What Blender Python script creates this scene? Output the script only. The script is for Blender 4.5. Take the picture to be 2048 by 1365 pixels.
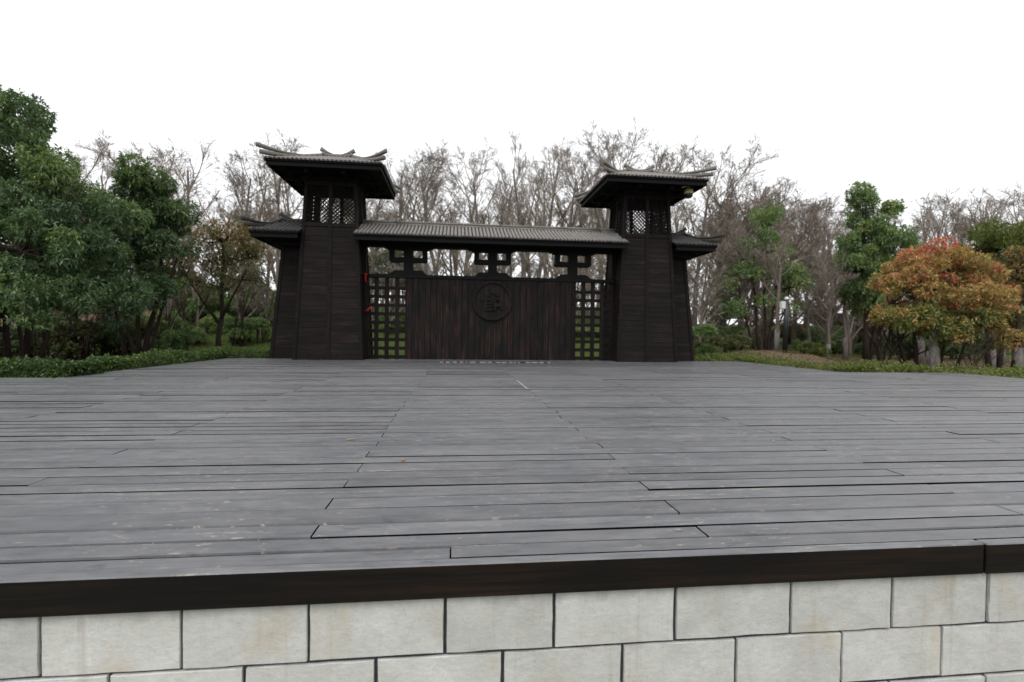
import bpy, math, random
import numpy as np
from mathutils import Matrix, Vector

for o in list(bpy.data.objects):
    bpy.data.objects.remove(o)
SC = bpy.context.scene
COL = SC.collection
RAD = math.radians

# ------------------------------------------------------------------ camera
EYE = 0.76                                   # above the deck boards (deck top is z = 0)
th, ph, ro = math.atan(.112), math.atan(.016), math.atan(.0127)
_f = Vector((math.sin(th)*math.cos(ph), math.cos(th)*math.cos(ph), -math.sin(ph)))
_r = Vector((math.cos(th), -math.sin(th), 0)); _u = _r.cross(_f)
_R = math.cos(ro)*_r + math.sin(ro)*_u; _U = math.cos(ro)*_u - math.sin(ro)*_r
cam = bpy.data.objects.new('camera', bpy.data.cameras.new('camera')); COL.objects.link(cam)
M = Matrix((_R, _U, -_f)).transposed().to_4x4(); M.translation = Vector((0, 0, EYE))
cam.matrix_world = M
cam.data.sensor_width = 36; cam.data.sensor_fit = 'HORIZONTAL'; cam.data.lens = 36*1000/2048
cam.data.clip_start = .05; cam.data.clip_end = 3000
cam.data.dof.use_dof = True; cam.data.dof.focus_distance = 2.8; cam.data.dof.aperture_fstop = 2.8
SC.camera = cam

# ------------------------------------------------------------------ sky, sun, exposure (bright overcast)
SUN_EL, SUN_AZ = RAD(55), RAD(200)           # azimuth clockwise from +Y
W = bpy.data.worlds.new('World'); SC.world = W; W.use_nodes = True
nt = W.node_tree; nt.nodes.clear()
sky = nt.nodes.new('ShaderNodeTexSky'); sky.sky_type = 'NISHITA'; sky.sun_disc = False
sky.sun_elevation = SUN_EL; sky.sun_rotation = SUN_AZ; sky.air_density = 1.0; sky.dust_density = 6.0; sky.ozone_density = 1.0
hs = nt.nodes.new('ShaderNodeHueSaturation'); hs.inputs['Saturation'].default_value = .05
mxs = nt.nodes.new('ShaderNodeMix'); mxs.data_type = 'RGBA'; mxs.inputs[0].default_value = .72
mxs.inputs[7].default_value = (9.6, 9.75, 10.0, 1)          # even cloud layer
bg = nt.nodes.new('ShaderNodeBackground'); bg.inputs[1].default_value = .12
wo = nt.nodes.new('ShaderNodeOutputWorld')
nt.links.new(sky.outputs[0], hs.inputs['Color']); nt.links.new(hs.outputs[0], mxs.inputs[6])
nt.links.new(mxs.outputs[2], bg.inputs[0]); nt.links.new(bg.outputs[0], wo.inputs[0])
sun = bpy.data.objects.new('sun', bpy.data.lights.new('sun', 'SUN')); COL.objects.link(sun)
sun.data.energy = .6; sun.data.angle = RAD(35); sun.data.color = (1, .985, .96)
sd = Vector((math.sin(SUN_AZ)*math.cos(SUN_EL), math.cos(SUN_AZ)*math.cos(SUN_EL), math.sin(SUN_EL)))
sun.rotation_euler = sd.to_track_quat('Z', 'Y').to_euler(); sun.location = (0, -10, 30)
SC.view_settings.view_transform = 'Standard'; SC.view_settings.look = 'None'
SC.view_settings.exposure = 0.42; SC.view_settings.gamma = 1.0; SC.view_settings.use_curve_mapping = False
SC.render.engine = 'CYCLES'
SC.cycles.max_bounces = 6; SC.cycles.diffuse_bounces = 3; SC.cycles.glossy_bounces = 2; SC.cycles.transmission_bounces = 3
SC.cycles.transparent_max_bounces = 6

# ------------------------------------------------------------------ object helpers
def tag(o, label=None, cat=None, group=None, kind=None):
    if label: o['label'] = label
    if cat: o['category'] = cat
    if group: o['group'] = group
    if kind: o['kind'] = kind
    return o

def empty(name, loc=(0, 0, 0), rz=0, parent=None):
    o = bpy.data.objects.new(name, None); COL.objects.link(o); o.location = loc; o.rotation_euler = (0, 0, rz)
    o.empty_display_size = .2
    if parent: o.parent = parent
    return o

def mesh_np(name, V, F, mats=None, smooth=False, attrs=None):
    """V (n,3); F list of tuples or (m,k) array"""
    me = bpy.data.meshes.new(name)
    V = np.asarray(V, np.float32)
    if isinstance(F, np.ndarray):
        m, k = F.shape
        me.vertices.add(len(V)); me.vertices.foreach_set('co', V.ravel())
        me.loops.add(m*k); me.loops.foreach_set('vertex_index', F.astype(np.int32).ravel())
        me.polygons.add(m); me.polygons.foreach_set('loop_start', np.arange(0, m*k, k, dtype=np.int32))
        me.polygons.foreach_set('loop_total', np.full(m, k, np.int32))
    else:
        me.from_pydata(V.tolist(), [], F)
    if attrs is not None:
        at = me.attributes.new('tint', 'FLOAT_COLOR', 'POINT')
        A = np.ones((len(V), 4), np.float32); A[:, :attrs.shape[1]] = attrs
        at.data.foreach_set('color', A.ravel())
    me.update(calc_edges=True)
    if smooth: me.polygons.foreach_set('use_smooth', np.ones(len(me.polygons), bool))
    for m_ in (mats or []): me.materials.append(m_)
    return me

def add(name, me, parent=None, loc=(0, 0, 0), rot=(0, 0, 0), scale=(1, 1, 1)):
    o = bpy.data.objects.new(name, me); COL.objects.link(o)
    o.location = loc; o.rotation_euler = rot; o.scale = scale
    if parent: o.parent = parent
    return o

class MB:
    """collects shapes into one mesh"""
    def __init__(s): s.v = []; s.f = []
    def raw(s, V, F):
        n = len(s.v); s.v += [tuple(p) for p in V]; s.f += [tuple(i+n for i in q) for q in F]; return s
    def box(s, x0, x1, y0, y1, z0, z1, c=0.0):
        if c <= 0:
            V = [(x0,y0,z0),(x1,y0,z0),(x1,y1,z0),(x0,y1,z0),(x0,y0,z1),(x1,y0,z1),(x1,y1,z1),(x0,y1,z1)]
            return s.raw(V, [(3,2,1,0),(4,5,6,7),(0,1,5,4),(1,2,6,5),(2,3,7,6),(3,0,4,7)])
        V = []; F = []                      # all twelve edges chamfered
        idx = {}
        for ix, X in ((0,(x0,x1)),):
            pass
        def P(sx, sy, sz, ax):
            x = (x0 if sx < 0 else x1) - (sx*c if ax != 0 else 0)
            y = (y0 if sy < 0 else y1) - (sy*c if ax != 1 else 0)
            z = (z0 if sz < 0 else z1) - (sz*c if ax != 2 else 0)
            k = (sx, sy, sz, ax)
            if k not in idx: idx[k] = len(V); V.append((x, y, z))
            return idx[k]
        for a in range(3):
            for sg in (-1, 1):
                q = []
                for (p, r) in ((-1,-1),(1,-1),(1,1),(-1,1)):
                    t = [0,0,0]; t[a] = sg; t[(a+1)%3] = p; t[(a+2)%3] = r; q.append(P(*t, a))
                F.append(q if sg > 0 else q[::-1])
        for a in range(3):
            b, d = (a+1)%3, (a+2)%3
            for sb in (-1,1):
                for sd_ in (-1,1):
                    t0=[0,0,0]; t0[a]=-1; t0[b]=sb; t0[d]=sd_
                    t1=list(t0); t1[a]=1
                    q=[P(*t0,b),P(*t1,b),P(*t1,d),P(*t0,d)]
                    F.append(q if sb*sd_ < 0 else q[::-1])
        for sx in (-1,1):
            for sy in (-1,1):
                for sz in (-1,1):
                    q=[P(sx,sy,sz,0),P(sx,sy,sz,1),P(sx,sy,sz,2)]
                    F.append(q if sx*sy*sz > 0 else q[::-1])
        return s.raw(V, F)
    def hexa(s, P8):                         # 8 free corners, order as in box()
        return s.raw(P8, [(3,2,1,0),(4,5,6,7),(0,1,5,4),(1,2,6,5),(2,3,7,6),(3,0,4,7)])
    def bar(s, a, b, w, h, up=(0,0,1)):      # rectangular bar between two points
        a = Vector(a); b = Vector(b); d = (b-a).normalized(); upv = Vector(up)
        x = d.cross(upv)
        if x.length < 1e-4: x = d.cross(Vector((0,1,0)))
        x.normalize(); z = x.cross(d)
        P = []
        for p in (a, b):
            for (i, j) in ((-1,-1),(1,-1),(1,1),(-1,1)): P.append(tuple(p + x*(i*w/2) + z*(j*h/2)))
        return s.raw(P, [(0,1,2,3),(7,6,5,4),(0,4,5,1),(1,5,6,2),(2,6,7,3),(3,7,4,0)])
    def tube(s, pts, rad, n=6, cap=True):
        pts = [Vector(p) for p in pts]; k = len(pts); base = len(s.v)
        ref = None
        for i, p in enumerate(pts):
            d = (pts[min(i+1,k-1)] - pts[max(i-1,0)])
            if d.length < 1e-9: d = Vector((0,0,1))
            d.normalize()
            if ref is None: ref = d.orthogonal().normalized()
            x = (ref - d*ref.dot(d))
            x = x.normalized() if x.length > 1e-6 else d.orthogonal().normalized()
            ref = x; y = d.cross(x)
            for j in range(n):
                a = 2*math.pi*j/n
                q = p + (x*math.cos(a) + y*math.sin(a))*rad[i]; s.v.append((q.x,q.y,q.z))
        for i in range(k-1):
            for j in range(n):
                a = base+i*n+j; b = base+i*n+(j+1)%n; s.f.append((a, b, b+n, a+n))
        if cap:
            s.f.append(tuple(base+j for j in range(n))[::-1]); s.f.append(tuple(base+(k-1)*n+j for j in range(n)))
        return s
    def lathe(s, prof, n=16, c=(0,0,0)):
        base = len(s.v)
        for (r, z) in prof:
            for j in range(n):
                a = 2*math.pi*j/n; s.v.append((c[0]+r*math.cos(a), c[1]+r*math.sin(a), c[2]+z))
        for i in range(len(prof)-1):
            for j in range(n):
                a = base+i*n+j; b = base+i*n+(j+1)%n; s.f.append((a, b, b+n, a+n))
        s.f.append(tuple(base+j for j in range(n))[::-1]); s.f.append(tuple(base+(len(prof)-1)*n+j for j in range(n)))
        return s
    def mesh(s, name, mat, smooth=False): return mesh_np(name, s.v, s.f, [mat] if mat else None, smooth)
    def build(s, name, mat, parent=None, smooth=False, **k): return add(name, s.mesh(name, mat, smooth), parent, **k)

# ------------------------------------------------------------------ materials
def mat_new(name):
    m = bpy.data.materials.new(name); m.use_nodes = True
    return m, m.node_tree, m.node_tree.nodes['Principled BSDF']
class NT:
    """tiny node builder"""
    def __init__(s, t): s.t = t
    def n(s, typ, **k):
        nd = s.t.nodes.new(typ)
        for a, b in k.items(): setattr(nd, a, b)
        return nd
    def link(s, a, b): s.t.links.new(a, b)
    def mapping(s, src, scale=(1,1,1), loc=(0,0,0), rot=(0,0,0)):
        m = s.n('ShaderNodeMapping'); m.inputs['Scale'].default_value = scale; m.inputs['Rotation'].default_value = rot
        if isinstance(loc, tuple): m.inputs['Location'].default_value = loc
        else: s.link(loc, m.inputs['Location'])
        s.link(src, m.inputs['Vector']); return m.outputs[0]
    def noise(s, vec, scale=5, detail=4, rough=.55, dist=0):
        x = s.n('ShaderNodeTexNoise'); x.inputs['Scale'].default_value = scale; x.inputs['Detail'].default_value = detail
        x.inputs['Roughness'].default_value = rough; x.inputs['Distortion'].default_value = dist
        s.link(vec, x.inputs['Vector']); return x.outputs[0]
    def ramp(s, fac, stops, interp='LINEAR'):
        r = s.n('ShaderNodeValToRGB'); r.color_ramp.interpolation = interp
        e = r.color_ramp.elements
        while len(e) < len(stops): e.new(.5)
        for i, (p, c) in enumerate(stops):
            e[i].position = p; e[i].color = (c, c, c, 1) if not isinstance(c, tuple) else (*c, 1)
        s.link(fac, r.inputs[0]); return r.outputs[0]
    def mix(s, fac, a, b, mode='MIX'):
        m = s.n('ShaderNodeMix', data_type='RGBA', blend_type=mode)
        for sock, v in ((m.inputs[0], fac), (m.inputs[6], a), (m.inputs[7], b)):
            if isinstance(v, (int, float)): sock.default_value = v
            elif isinstance(v, tuple): sock.default_value = (*v, 1)
            else: s.link(v, sock)
        return m.outputs[2]
    def math(s, op, a, b=None, clamp=False):
        m = s.n('ShaderNodeMath', operation=op, use_clamp=clamp)
        for sock, v in ((m.inputs[0], a), (m.inputs[1], b)):
            if v is None: continue
            if isinstance(v, (int, float)): sock.default_value = v
            else: s.link(v, sock)
        return m.outputs[0]
    def bump(s, h, strength=.3, dist=.01):
        b = s.n('ShaderNodeBump'); b.inputs['Strength'].default_value = strength; b.inputs['Distance'].default_value = dist
        s.link(h, b.inputs['Height']); return b.outputs[0]
    def rnd(s):                                 # random per object plus per loose piece
        a = s.n('ShaderNodeObjectInfo').outputs['Random']; b = s.n('ShaderNodeNewGeometry').outputs['Random Per Island']
        return s.math('FRACT', s.math('ADD', a, b))
    def pos(s): return s.n('ShaderNodeNewGeometry').outputs['Position']

def mat_deck():
    m, t, p = mat_new('weathered_deck_paint'); N = NT(t); P = N.pos(); r = N.rnd()
    off = N.n('ShaderNodeCombineXYZ'); N.link(N.math('MULTIPLY', r, 37.0), off.inputs[0]); N.link(N.math('MULTIPLY', r, 11.0), off.inputs[2])
    grain = N.noise(N.mapping(P, (1.6, 42, 1), off.outputs[0]), 1.5, 6, .65, .4)
    blot = N.noise(N.mapping(P, (1, 2.2, 1)), 1.1, 5, .6)
    blot2 = N.noise(N.mapping(P, (2.5, 7, 1), off.outputs[0]), 1.6, 4, .6)
    col = N.mix(N.ramp(grain, [(.3, 0.), (.72, 1.)]), (.072, .074, .083), (.135, .136, .143))
    col = N.mix(N.ramp(blot, [(.35, 0.), (.7, 1.)]), col, (.150, .149, .150), 'MIX')
    col = N.mix(.5, col, N.mix(N.ramp(blot2, [(.3, 0.), (.7, 1.)]), (.066, .068, .077), (.168, .168, .172)))
    tone = N.n('ShaderNodeHueSaturation'); N.link(col, tone.inputs['Color'])
    N.link(N.math('MULTIPLY_ADD', r, .22, False) if False else N.math('ADD', N.math('MULTIPLY', r, .30), .84), tone.inputs['Value'])
    col = tone.outputs[0]
    fineg = N.noise(N.mapping(P, (2.4, 70, 1), off.outputs[0]), 1.6, 7, .75, .3)
    patch = N.noise(N.mapping(P, (3.2, 9, 1), off.outputs[0]), 2.2, 6, .7)
    col = N.mix(1.0, col, N.ramp(fineg, [(.28, .72), (.5, 1.), (.74, 1.25)]), 'MULTIPLY')
    col = N.mix(1.0, col, N.ramp(patch, [(.28, .74), (.5, 1.), (.75, 1.2)]), 'MULTIPLY')
    # scuffs: paint worn through to pale wood, in small flecks and some long streaks along the board
    fl = N.noise(N.mapping(P, (9, 22, 1)), 1.6, 5, .7)
    area = N.noise(P, 1.3, 2, .5)
    fle = N.math('MULTIPLY', N.ramp(fl, [(.60, 0.), (.65, 1.)]), N.ramp(area, [(.42, 0.), (.58, 1.)]))
    st = N.noise(N.mapping(P, (1.3, 30, 1), off.outputs[0]), 1.3, 3, .6)
    ste = N.math('MULTIPLY', N.ramp(st, [(.62, 0.), (.70, 1.)]), N.ramp(N.noise(N.mapping(P, (14, 30, 1)), 2, 3, .6), [(.42, 0.), (.6, 1.)]))
    worn = N.math('MAXIMUM', N.math('MULTIPLY', fle, .85), N.math('MULTIPLY', ste, .7))
    col = N.mix(worn, col, (.36, .32, .26))
    dk = N.ramp(N.noise(N.mapping(P, (5, 11, 1)), 1.3, 4, .6), [(.30, 1.), (.38, 0.)])
    col = N.mix(N.math('MULTIPLY', dk, .6), col, (.045, .045, .05))
    hv = N.n('ShaderNodeHueSaturation'); hv.inputs['Value'].default_value = .92; hv.inputs['Saturation'].default_value = 1.15; N.link(col, hv.inputs['Color']); col = hv.outputs[0]
    dust = N.ramp(N.noise(N.mapping(P, (.55, 1.3, 1)), 1.2, 5, .65), [(.45, 0.), (.75, 1.)])
    col = N.mix(N.math('MULTIPLY', dust, .30), col, (.17, .167, .163))
    N.link(col, p.inputs['Base Color'])
    N.link(N.ramp(blot2, [(.2, .36), (.8, .54)]), p.inputs['Roughness'])
    p.inputs['Specular IOR Level'].default_value = .52
    N.link(N.bump(N.math('ADD', N.math('MULTIPLY', grain, .6), fl), .22, .004), p.inputs['Normal'])
    return m

def mat_darkwood(name, base, streak, axis, amount=.5, rough=.7, lo=.5, spec=.3):
    """dark stained timber; the grain runs along 'axis' ('X','Z'), stain worn to red-brown in streaks"""
    m, t, p = mat_new(name); N = NT(t); P = N.pos(); r = N.rnd()
    off = N.n('ShaderNodeCombineXYZ')
    for i, k in enumerate((23., 31., 17.)): N.link(N.math('MULTIPLY', r, k), off.inputs[i])
    sc = (1.0, 26, 26) if axis == 'X' else (26, 26, 1.0)
    g = N.noise(N.mapping(P, sc, off.outputs[0]), 1.3, 6, .65, .3)
    w = N.noise(N.mapping(P, (2.2, 2.2, 1.2) if axis == 'Z' else (1.0, 3, 3)), 1.5, 4, .6)
    a = N.ramp(g, [(lo-.05, 0.), (lo+.22, 1.)]); b = N.ramp(w, [(.38, 0.), (.68, 1.)])
    k = N.math('MULTIPLY', N.math('MULTIPLY', a, b), amount)
    col = N.mix(k, base, streak)
    tone = N.n('ShaderNodeHueSaturation'); N.link(col, tone.inputs['Color'])
    N.link(N.math('ADD', N.math('MULTIPLY', r, .5), .75), tone.inputs['Value'])
    N.link(tone.outputs[0], p.inputs['Base Color'])
    p.inputs['Roughness'].default_value = rough; p.inputs['Specular IOR Level'].default_value = spec
    N.link(N.bump(g, .35, .006), p.inputs['Normal'])
    return m

def mat_block():
    m, t, p = mat_new('whitewashed_block'); N = NT(t); P = N.pos(); r = N.rnd()
    off = N.n('ShaderNodeCombineXYZ'); N.link(N.math('MULTIPLY', r, 19.), off.inputs[0]); N.link(N.math('MULTIPLY', r, 7.), off.inputs[2])
    n1 = N.noise(P, 6, 5, .6); n2 = N.noise(N.mapping(P, (1, 1, .6), off.outputs[0]), 4.5, 4, .6, .6); n3 = N.noise(P, 70, 3, .6)
    col = N.mix(N.ramp(n1, [(.3, 0.), (.7, 1.)]), (.475, .465, .44), (.61, .597, .58))
    col = N.mix(N.math('MULTIPLY', N.ramp(n2, [(.56, 0.), (.72, 1.)]), .55), col, (.50, .41, .29))
    col = N.mix(N.math('MULTIPLY', N.ramp(N.noise(P, 16, 5, .65), [(.58, 0.), (.75, 1.)]), .35), col, (.33, .32, .31))
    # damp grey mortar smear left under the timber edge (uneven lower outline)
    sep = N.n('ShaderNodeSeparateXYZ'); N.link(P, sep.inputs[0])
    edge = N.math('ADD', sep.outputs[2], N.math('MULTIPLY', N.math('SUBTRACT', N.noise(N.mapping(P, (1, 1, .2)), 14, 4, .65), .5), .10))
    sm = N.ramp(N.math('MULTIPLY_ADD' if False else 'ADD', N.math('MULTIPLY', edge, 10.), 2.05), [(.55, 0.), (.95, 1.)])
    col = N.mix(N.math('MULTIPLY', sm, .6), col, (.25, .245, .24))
    pit = N.ramp(N.noise(P, 130, 4, .7), [(.30, 1.), (.40, 0.)])
    col = N.mix(N.math('MULTIPLY', pit, .5), col, (.22, .21, .20))
    fine = N.noise(N.mapping(P, (1, 1, 1.6)), 34, 5, .7)
    col = N.mix(N.ramp(fine, [(.35, .30), (.65, 0.)]), col, (.36, .35, .335))
    run = N.noise(N.mapping(P, (16, 1, 1.1)), 1.4, 4, .6)
    col = N.mix(N.math('MULTIPLY', N.ramp(run, [(.58, 0.), (.72, 1.)]), .35), col, (.34, .30, .25))
    tone = N.n('ShaderNodeHueSaturation'); N.link(col, tone.inputs['Color']); N.link(N.math('ADD', N.math('MULTIPLY', r, .20), .92), tone.inputs['Value'])
    N.link(tone.outputs[0], p.inputs['Base Color'])
    p.inputs['Roughness'].default_value = .85; p.inputs['Specular IOR Level'].default_value = .25
    N.link(N.bump(N.math('ADD', fine, N.math('MULTIPLY', n3, .7)), .5, .004), p.inputs['Normal'])
    return m

def mat_simple(name, c1, c2=None, scale=8, rough=.7, spec=.3, bump=.2, det=5, sc=(1,1,1), rndv=0):
    m, t, p = mat_new(name); N = NT(t); P = N.pos()
    n = N.noise(N.mapping(P, sc), scale, det, .6)
    col = N.mix(N.ramp(n, [(.32, 0.), (.68, 1.)]), c1, c2 or tuple(x*.7 for x in c1))
    if rndv:
        tone = N.n('ShaderNodeHueSaturation'); N.link(col, tone.inputs['Color'])
        N.link(N.math('ADD', N.math('MULTIPLY', N.rnd(), rndv), 1-rndv/2), tone.inputs['Value']); col = tone.outputs[0]
    N.link(col, p.inputs['Base Color'])
    p.inputs['Roughness'].default_value = rough; p.inputs['Specular IOR Level'].default_value = spec
    if bump: N.link(N.bump(n, bump, .01), p.inputs['Normal'])
    return m

def mat_leaf(name, stops, trans=.28, rough=.38, spec=.5):
    """leaf colours picked by the leaf's own 'tint' value"""
    m, t, p = mat_new(name); N = NT(t)
    at = N.n('ShaderNodeAttribute', attribute_name='tint'); sp = N.n('ShaderNodeSeparateColor'); N.link(at.outputs['Color'], sp.inputs[0])
    col = N.ramp(sp.outputs[0], stops)
    N.link(col, p.inputs['Base Color']); p.inputs['Roughness'].default_value = rough; p.inputs['Specular IOR Level'].default_value = spec
    tr = N.n('ShaderNodeBsdfTranslucent'); N.link(N.mix(1.0, col, (1.15, 1.2, .7), 'MULTIPLY'), tr.inputs[0])
    ms = N.n('ShaderNodeMixShader'); ms.inputs[0].default_value = trans
    N.link(p.outputs[0], ms.inputs[1]); N.link(tr.outputs[0], ms.inputs[2])
    N.link(ms.outputs[0], t.nodes['Material Output'].inputs[0]); return m

M_DECK = mat_deck()
M_FASCIA = mat_darkwood('edge_board_stain', (.0062, .0048, .0044), (.036, .018, .011), 'X', .75, .62, .5, .16)
M_GAP_SHADE = mat_simple('board_edge_gap_shade', (.007, .0065, .0065), (.004, .004, .004), 14, 1.0, .0, 0)  # near-black plank sides and chamfers: shade of the gaps put into the colour
M_UNDER = mat_simple('under_deck_dark', (.006, .0055, .005), rough=1.0, spec=.0, bump=0)
M_BLOCK = mat_block()
M_MORTAR = mat_simple('dark_joint', (.060, .064, .072), (.035, .037, .042), 40, .9, .15, .3)
M_CLAD = mat_darkwood('tower_cladding', (.0068, .0056, .0052), (.036, .020, .0155), 'X', .9, .75, .47, .16)
M_POST = mat_darkwood('tower_post', (.0066, .0054, .0050), (.060, .028, .019), 'Z', .8, .75, .55, .16)
M_SCREEN = mat_darkwood('screen_plank_stain', (.0050, .0044, .0044), (.088, .036, .026), 'Z', 1.0, .7, .52, .18)
M_BEAM = mat_darkwood('beam_black_stain', (.0045, .0046, .0050), (.013, .010, .009), 'X', .6, .7, .5, .16)
M_TILE = mat_simple('grey_roof_tile', (.24, .217, .20), (.16, .150, .140), 9, .85, .2, .3, 6, (1, 1, 1))
M_TILE2 = mat_simple('dark_roof_tile', (.085, .078, .075), (.055, .052, .050), 9, .85, .2, .3, 6)  # darker tile and ridge tone for the side roofs
M_RIDGE2 = mat_simple('dark_ridge', (.060, .058, .056), (.040, .039, .038), 6, .85, .2, .3, 6)
M_RIDGE = mat_simple('ridge_cap_moss', (.155, .155, .135), (.20, .18, .165), 6, .85, .2, .3, 6)
M_BARK = mat_simple('bark_brown', (.050, .036, .028), (.030, .022, .018), 14, .9, .15, .5, 5, (1, 1, .25))
M_BARKG = mat_simple('bark_grey', (.185, .155, .135), (.115, .094, .082), 10, .9, .15, .4, 5, (1, 1, .3), .25)
M_TWIG = mat_simple('twig_grey_brown', (.275, .235, .195), (.195, .163, .136), 3, .9, .15, 0, 3, (1, 1, 1), .25)  # grey-brown twigs, paled in place of haze over the far trees
M_WASH = mat_simple('limewash', (.21, .20, .19), (.11, .10, .095), 22, .9, .15, .3, 5, (1, 1, .5))

# ------------------------------------------------------------------ terrain
def sst(a, b, x):
    t = np.clip((x-a)/(b-a), 0, 1); return t*t*(3-2*t)
def ground_z(X, Y):
    X = np.asarray(X, float); Y = np.asarray(Y, float)
    z = -.27 - .75*(1-sst(1.2, 7.0, Y))
    berm = 2.55*sst(17.5, 30, Y)*(1-sst(7, 13, X - .10*(Y-20)))*(.75+.25*sst(-26, -9, X))
    side = .55*sst(8, 11, X)*(1-sst(12.2, 15, X))*sst(14.8, 17.5, Y)*(1-sst(21, 27, Y))*.8
    far = 2.0*sst(30, 55, Y)*sst(6, 14, X)+.6*sst(40, 70, Y)
    bump = .06*np.sin(X*.7+1.3)*np.cos(Y*.55)+.04*np.sin(X*1.9+Y*1.3)
    near = sst(8, 16, np.hypot((X-1)*.6, Y-6))
    return z + berm + side + far + bump*near
def gz(x, y): return float(ground_z(x, y))

def build_ground():
    xs = np.concatenate([np.linspace(-900, -60, 12), np.linspace(-50, 60, 111), np.linspace(70, 900, 12)])
    ys = np.concatenate([np.linspace(-300, -20, 6), np.linspace(-14, 60, 75), np.linspace(66, 1600, 18)])
    X, Y = np.meshgrid(xs, ys); Z = ground_z(X, Y)
    V = np.stack([X, Y, Z], -1).reshape(-1, 3); nx, ny = len(xs), len(ys)
    i = np.arange(nx-1)[None, :] + np.arange(ny-1)[:, None]*nx; i = i.ravel()
    F = np.stack([i, i+1, i+1+nx, i+nx], 1)
    m, t, p = mat_new('grass_and_litter'); N = NT(t); P = N.pos()
    sep = N.n('ShaderNodeSeparateXYZ'); N.link(P, sep.inputs[0])
    n1 = N.noise(P, .45, 5, .6); n2 = N.noise(P, 9, 5, .65); n3 = N.noise(P, 38, 4, .7)
    green = N.mix(N.ramp(n2, [(.3, 0.), (.7, 1.)]), (.038, .062, .016), (.085, .115, .030))
    litter = N.mix(N.ramp(n3, [(.35, 0.), (.65, 1.)]), (.085, .055, .036), (.20, .145, .100))
    # bare, leaf-strewn soil under the trees right of the stage and in the wood on the left
    right = N.math('MULTIPLY', N.ramp(N.math('MULTIPLY', N.math('SUBTRACT', sep.outputs[0], 8.0), .4), [(0., 0.), (1., 1.)]),
                   N.ramp(N.math('MULTIPLY', N.math('SUBTRACT', 30.0, sep.outputs[1]), .12), [(0., 0.), (1., 1.)]))
    left = N.ramp(N.math('MULTIPLY', N.math('SUBTRACT', -11.0, sep.outputs[0]), .3), [(0., 0.), (1., 1.)])
    k = N.math('ADD', N.math('MAXIMUM', N.math('MULTIPLY', right, .42), N.math('MULTIPLY', left, .26)), N.math('MULTIPLY', n1, .75))
    k = N.ramp(N.math('ADD', k, N.math('MULTIPLY', N.math('SUBTRACT', n2, .5), .35)), [(.52, 0.), (.66, 1.)])
    col = N.mix(k, green, litter)
    N.link(col, p.inputs['Base Color']); p.inputs['Roughness'].default_value = .95; p.inputs['Specular IOR Level'].default_value = .1
    N.link(N.bump(N.math('ADD', n2, n3), .6, .03), p.inputs['Normal'])
    g = add('ground', mesh_np('ground', V, F, [m], True)); tag(g, 'grass and leaf-strewn ground around the stage and under the trees', None, None, 'structure')
    return g
build_ground()

# ------------------------------------------------------------------ the stage: planks, edge boards, block wall
XC = 1.0                                       # gate axis
Y0, YB = 1.635, 13.85                          # front edge, back edge
STEP_L, STEP_R = 8.13, 9.85
XL0, XL1, XR0, XR1 = -8.95, -5.92, 10.95, 8.28
rng = random.Random(7)

def plank_mesh(seed):
    """3 m board, long edges rounded, a little bowed; x 0..3, y 0..1 (width), top at z=0"""
    r = random.Random(seed); n = 7; V = []; F = []
    ph1, ph2 = r.uniform(0, 6), r.uniform(0, 6); ch = (.004, .006, .008, .010, .011, .012, .013, .014, .015, .007)[seed % 10]
    for i in range(n):
        x = 3*i/(n-1); dz = .0009*math.sin(x*1.4+ph1); e0 = .010*math.sin(x*1.1+ph2); e1 = .010*math.sin(x*1.3+ph1)
        cup = r.uniform(-.0012, .0012)
        for (y, z) in ((0+e0, -.038), (0+e0, -ch*.85), (.022+e0, 0), (.5, cup), (.978+e1, 0), (1+e1, -ch), (1+e1, -.038)):
            V.append((x, y, z+dz))
    for i in range(n-1):
        for j in range(6):
            a = i*7+j; F.append((a, a+7, a+8, a+1))
    F.append(tuple(range(7))); F.append(tuple(range((n-1)*7, n*7))[::-1])
    return V, F
PV = [plank_mesh(s) for s in range(10)]
def two_tone(me):  # tops keep the deck paint, sides and chamfers get the painted gap shade
    me.materials.clear(); me.materials.append(M_DECK); me.materials.append(M_GAP_SHADE)
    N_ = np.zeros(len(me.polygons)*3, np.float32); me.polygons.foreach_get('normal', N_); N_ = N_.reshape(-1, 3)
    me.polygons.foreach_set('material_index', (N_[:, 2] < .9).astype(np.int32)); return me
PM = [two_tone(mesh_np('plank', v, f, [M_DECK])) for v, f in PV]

stage = empty('wooden_stage', (XC, Y0, 0))
tag(stage, 'low wide stage of weathered grey planks in front of the dark gate', 'stage')
inv = lambda x, y, z=0: (x-XC, y-Y0, z)

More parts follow.
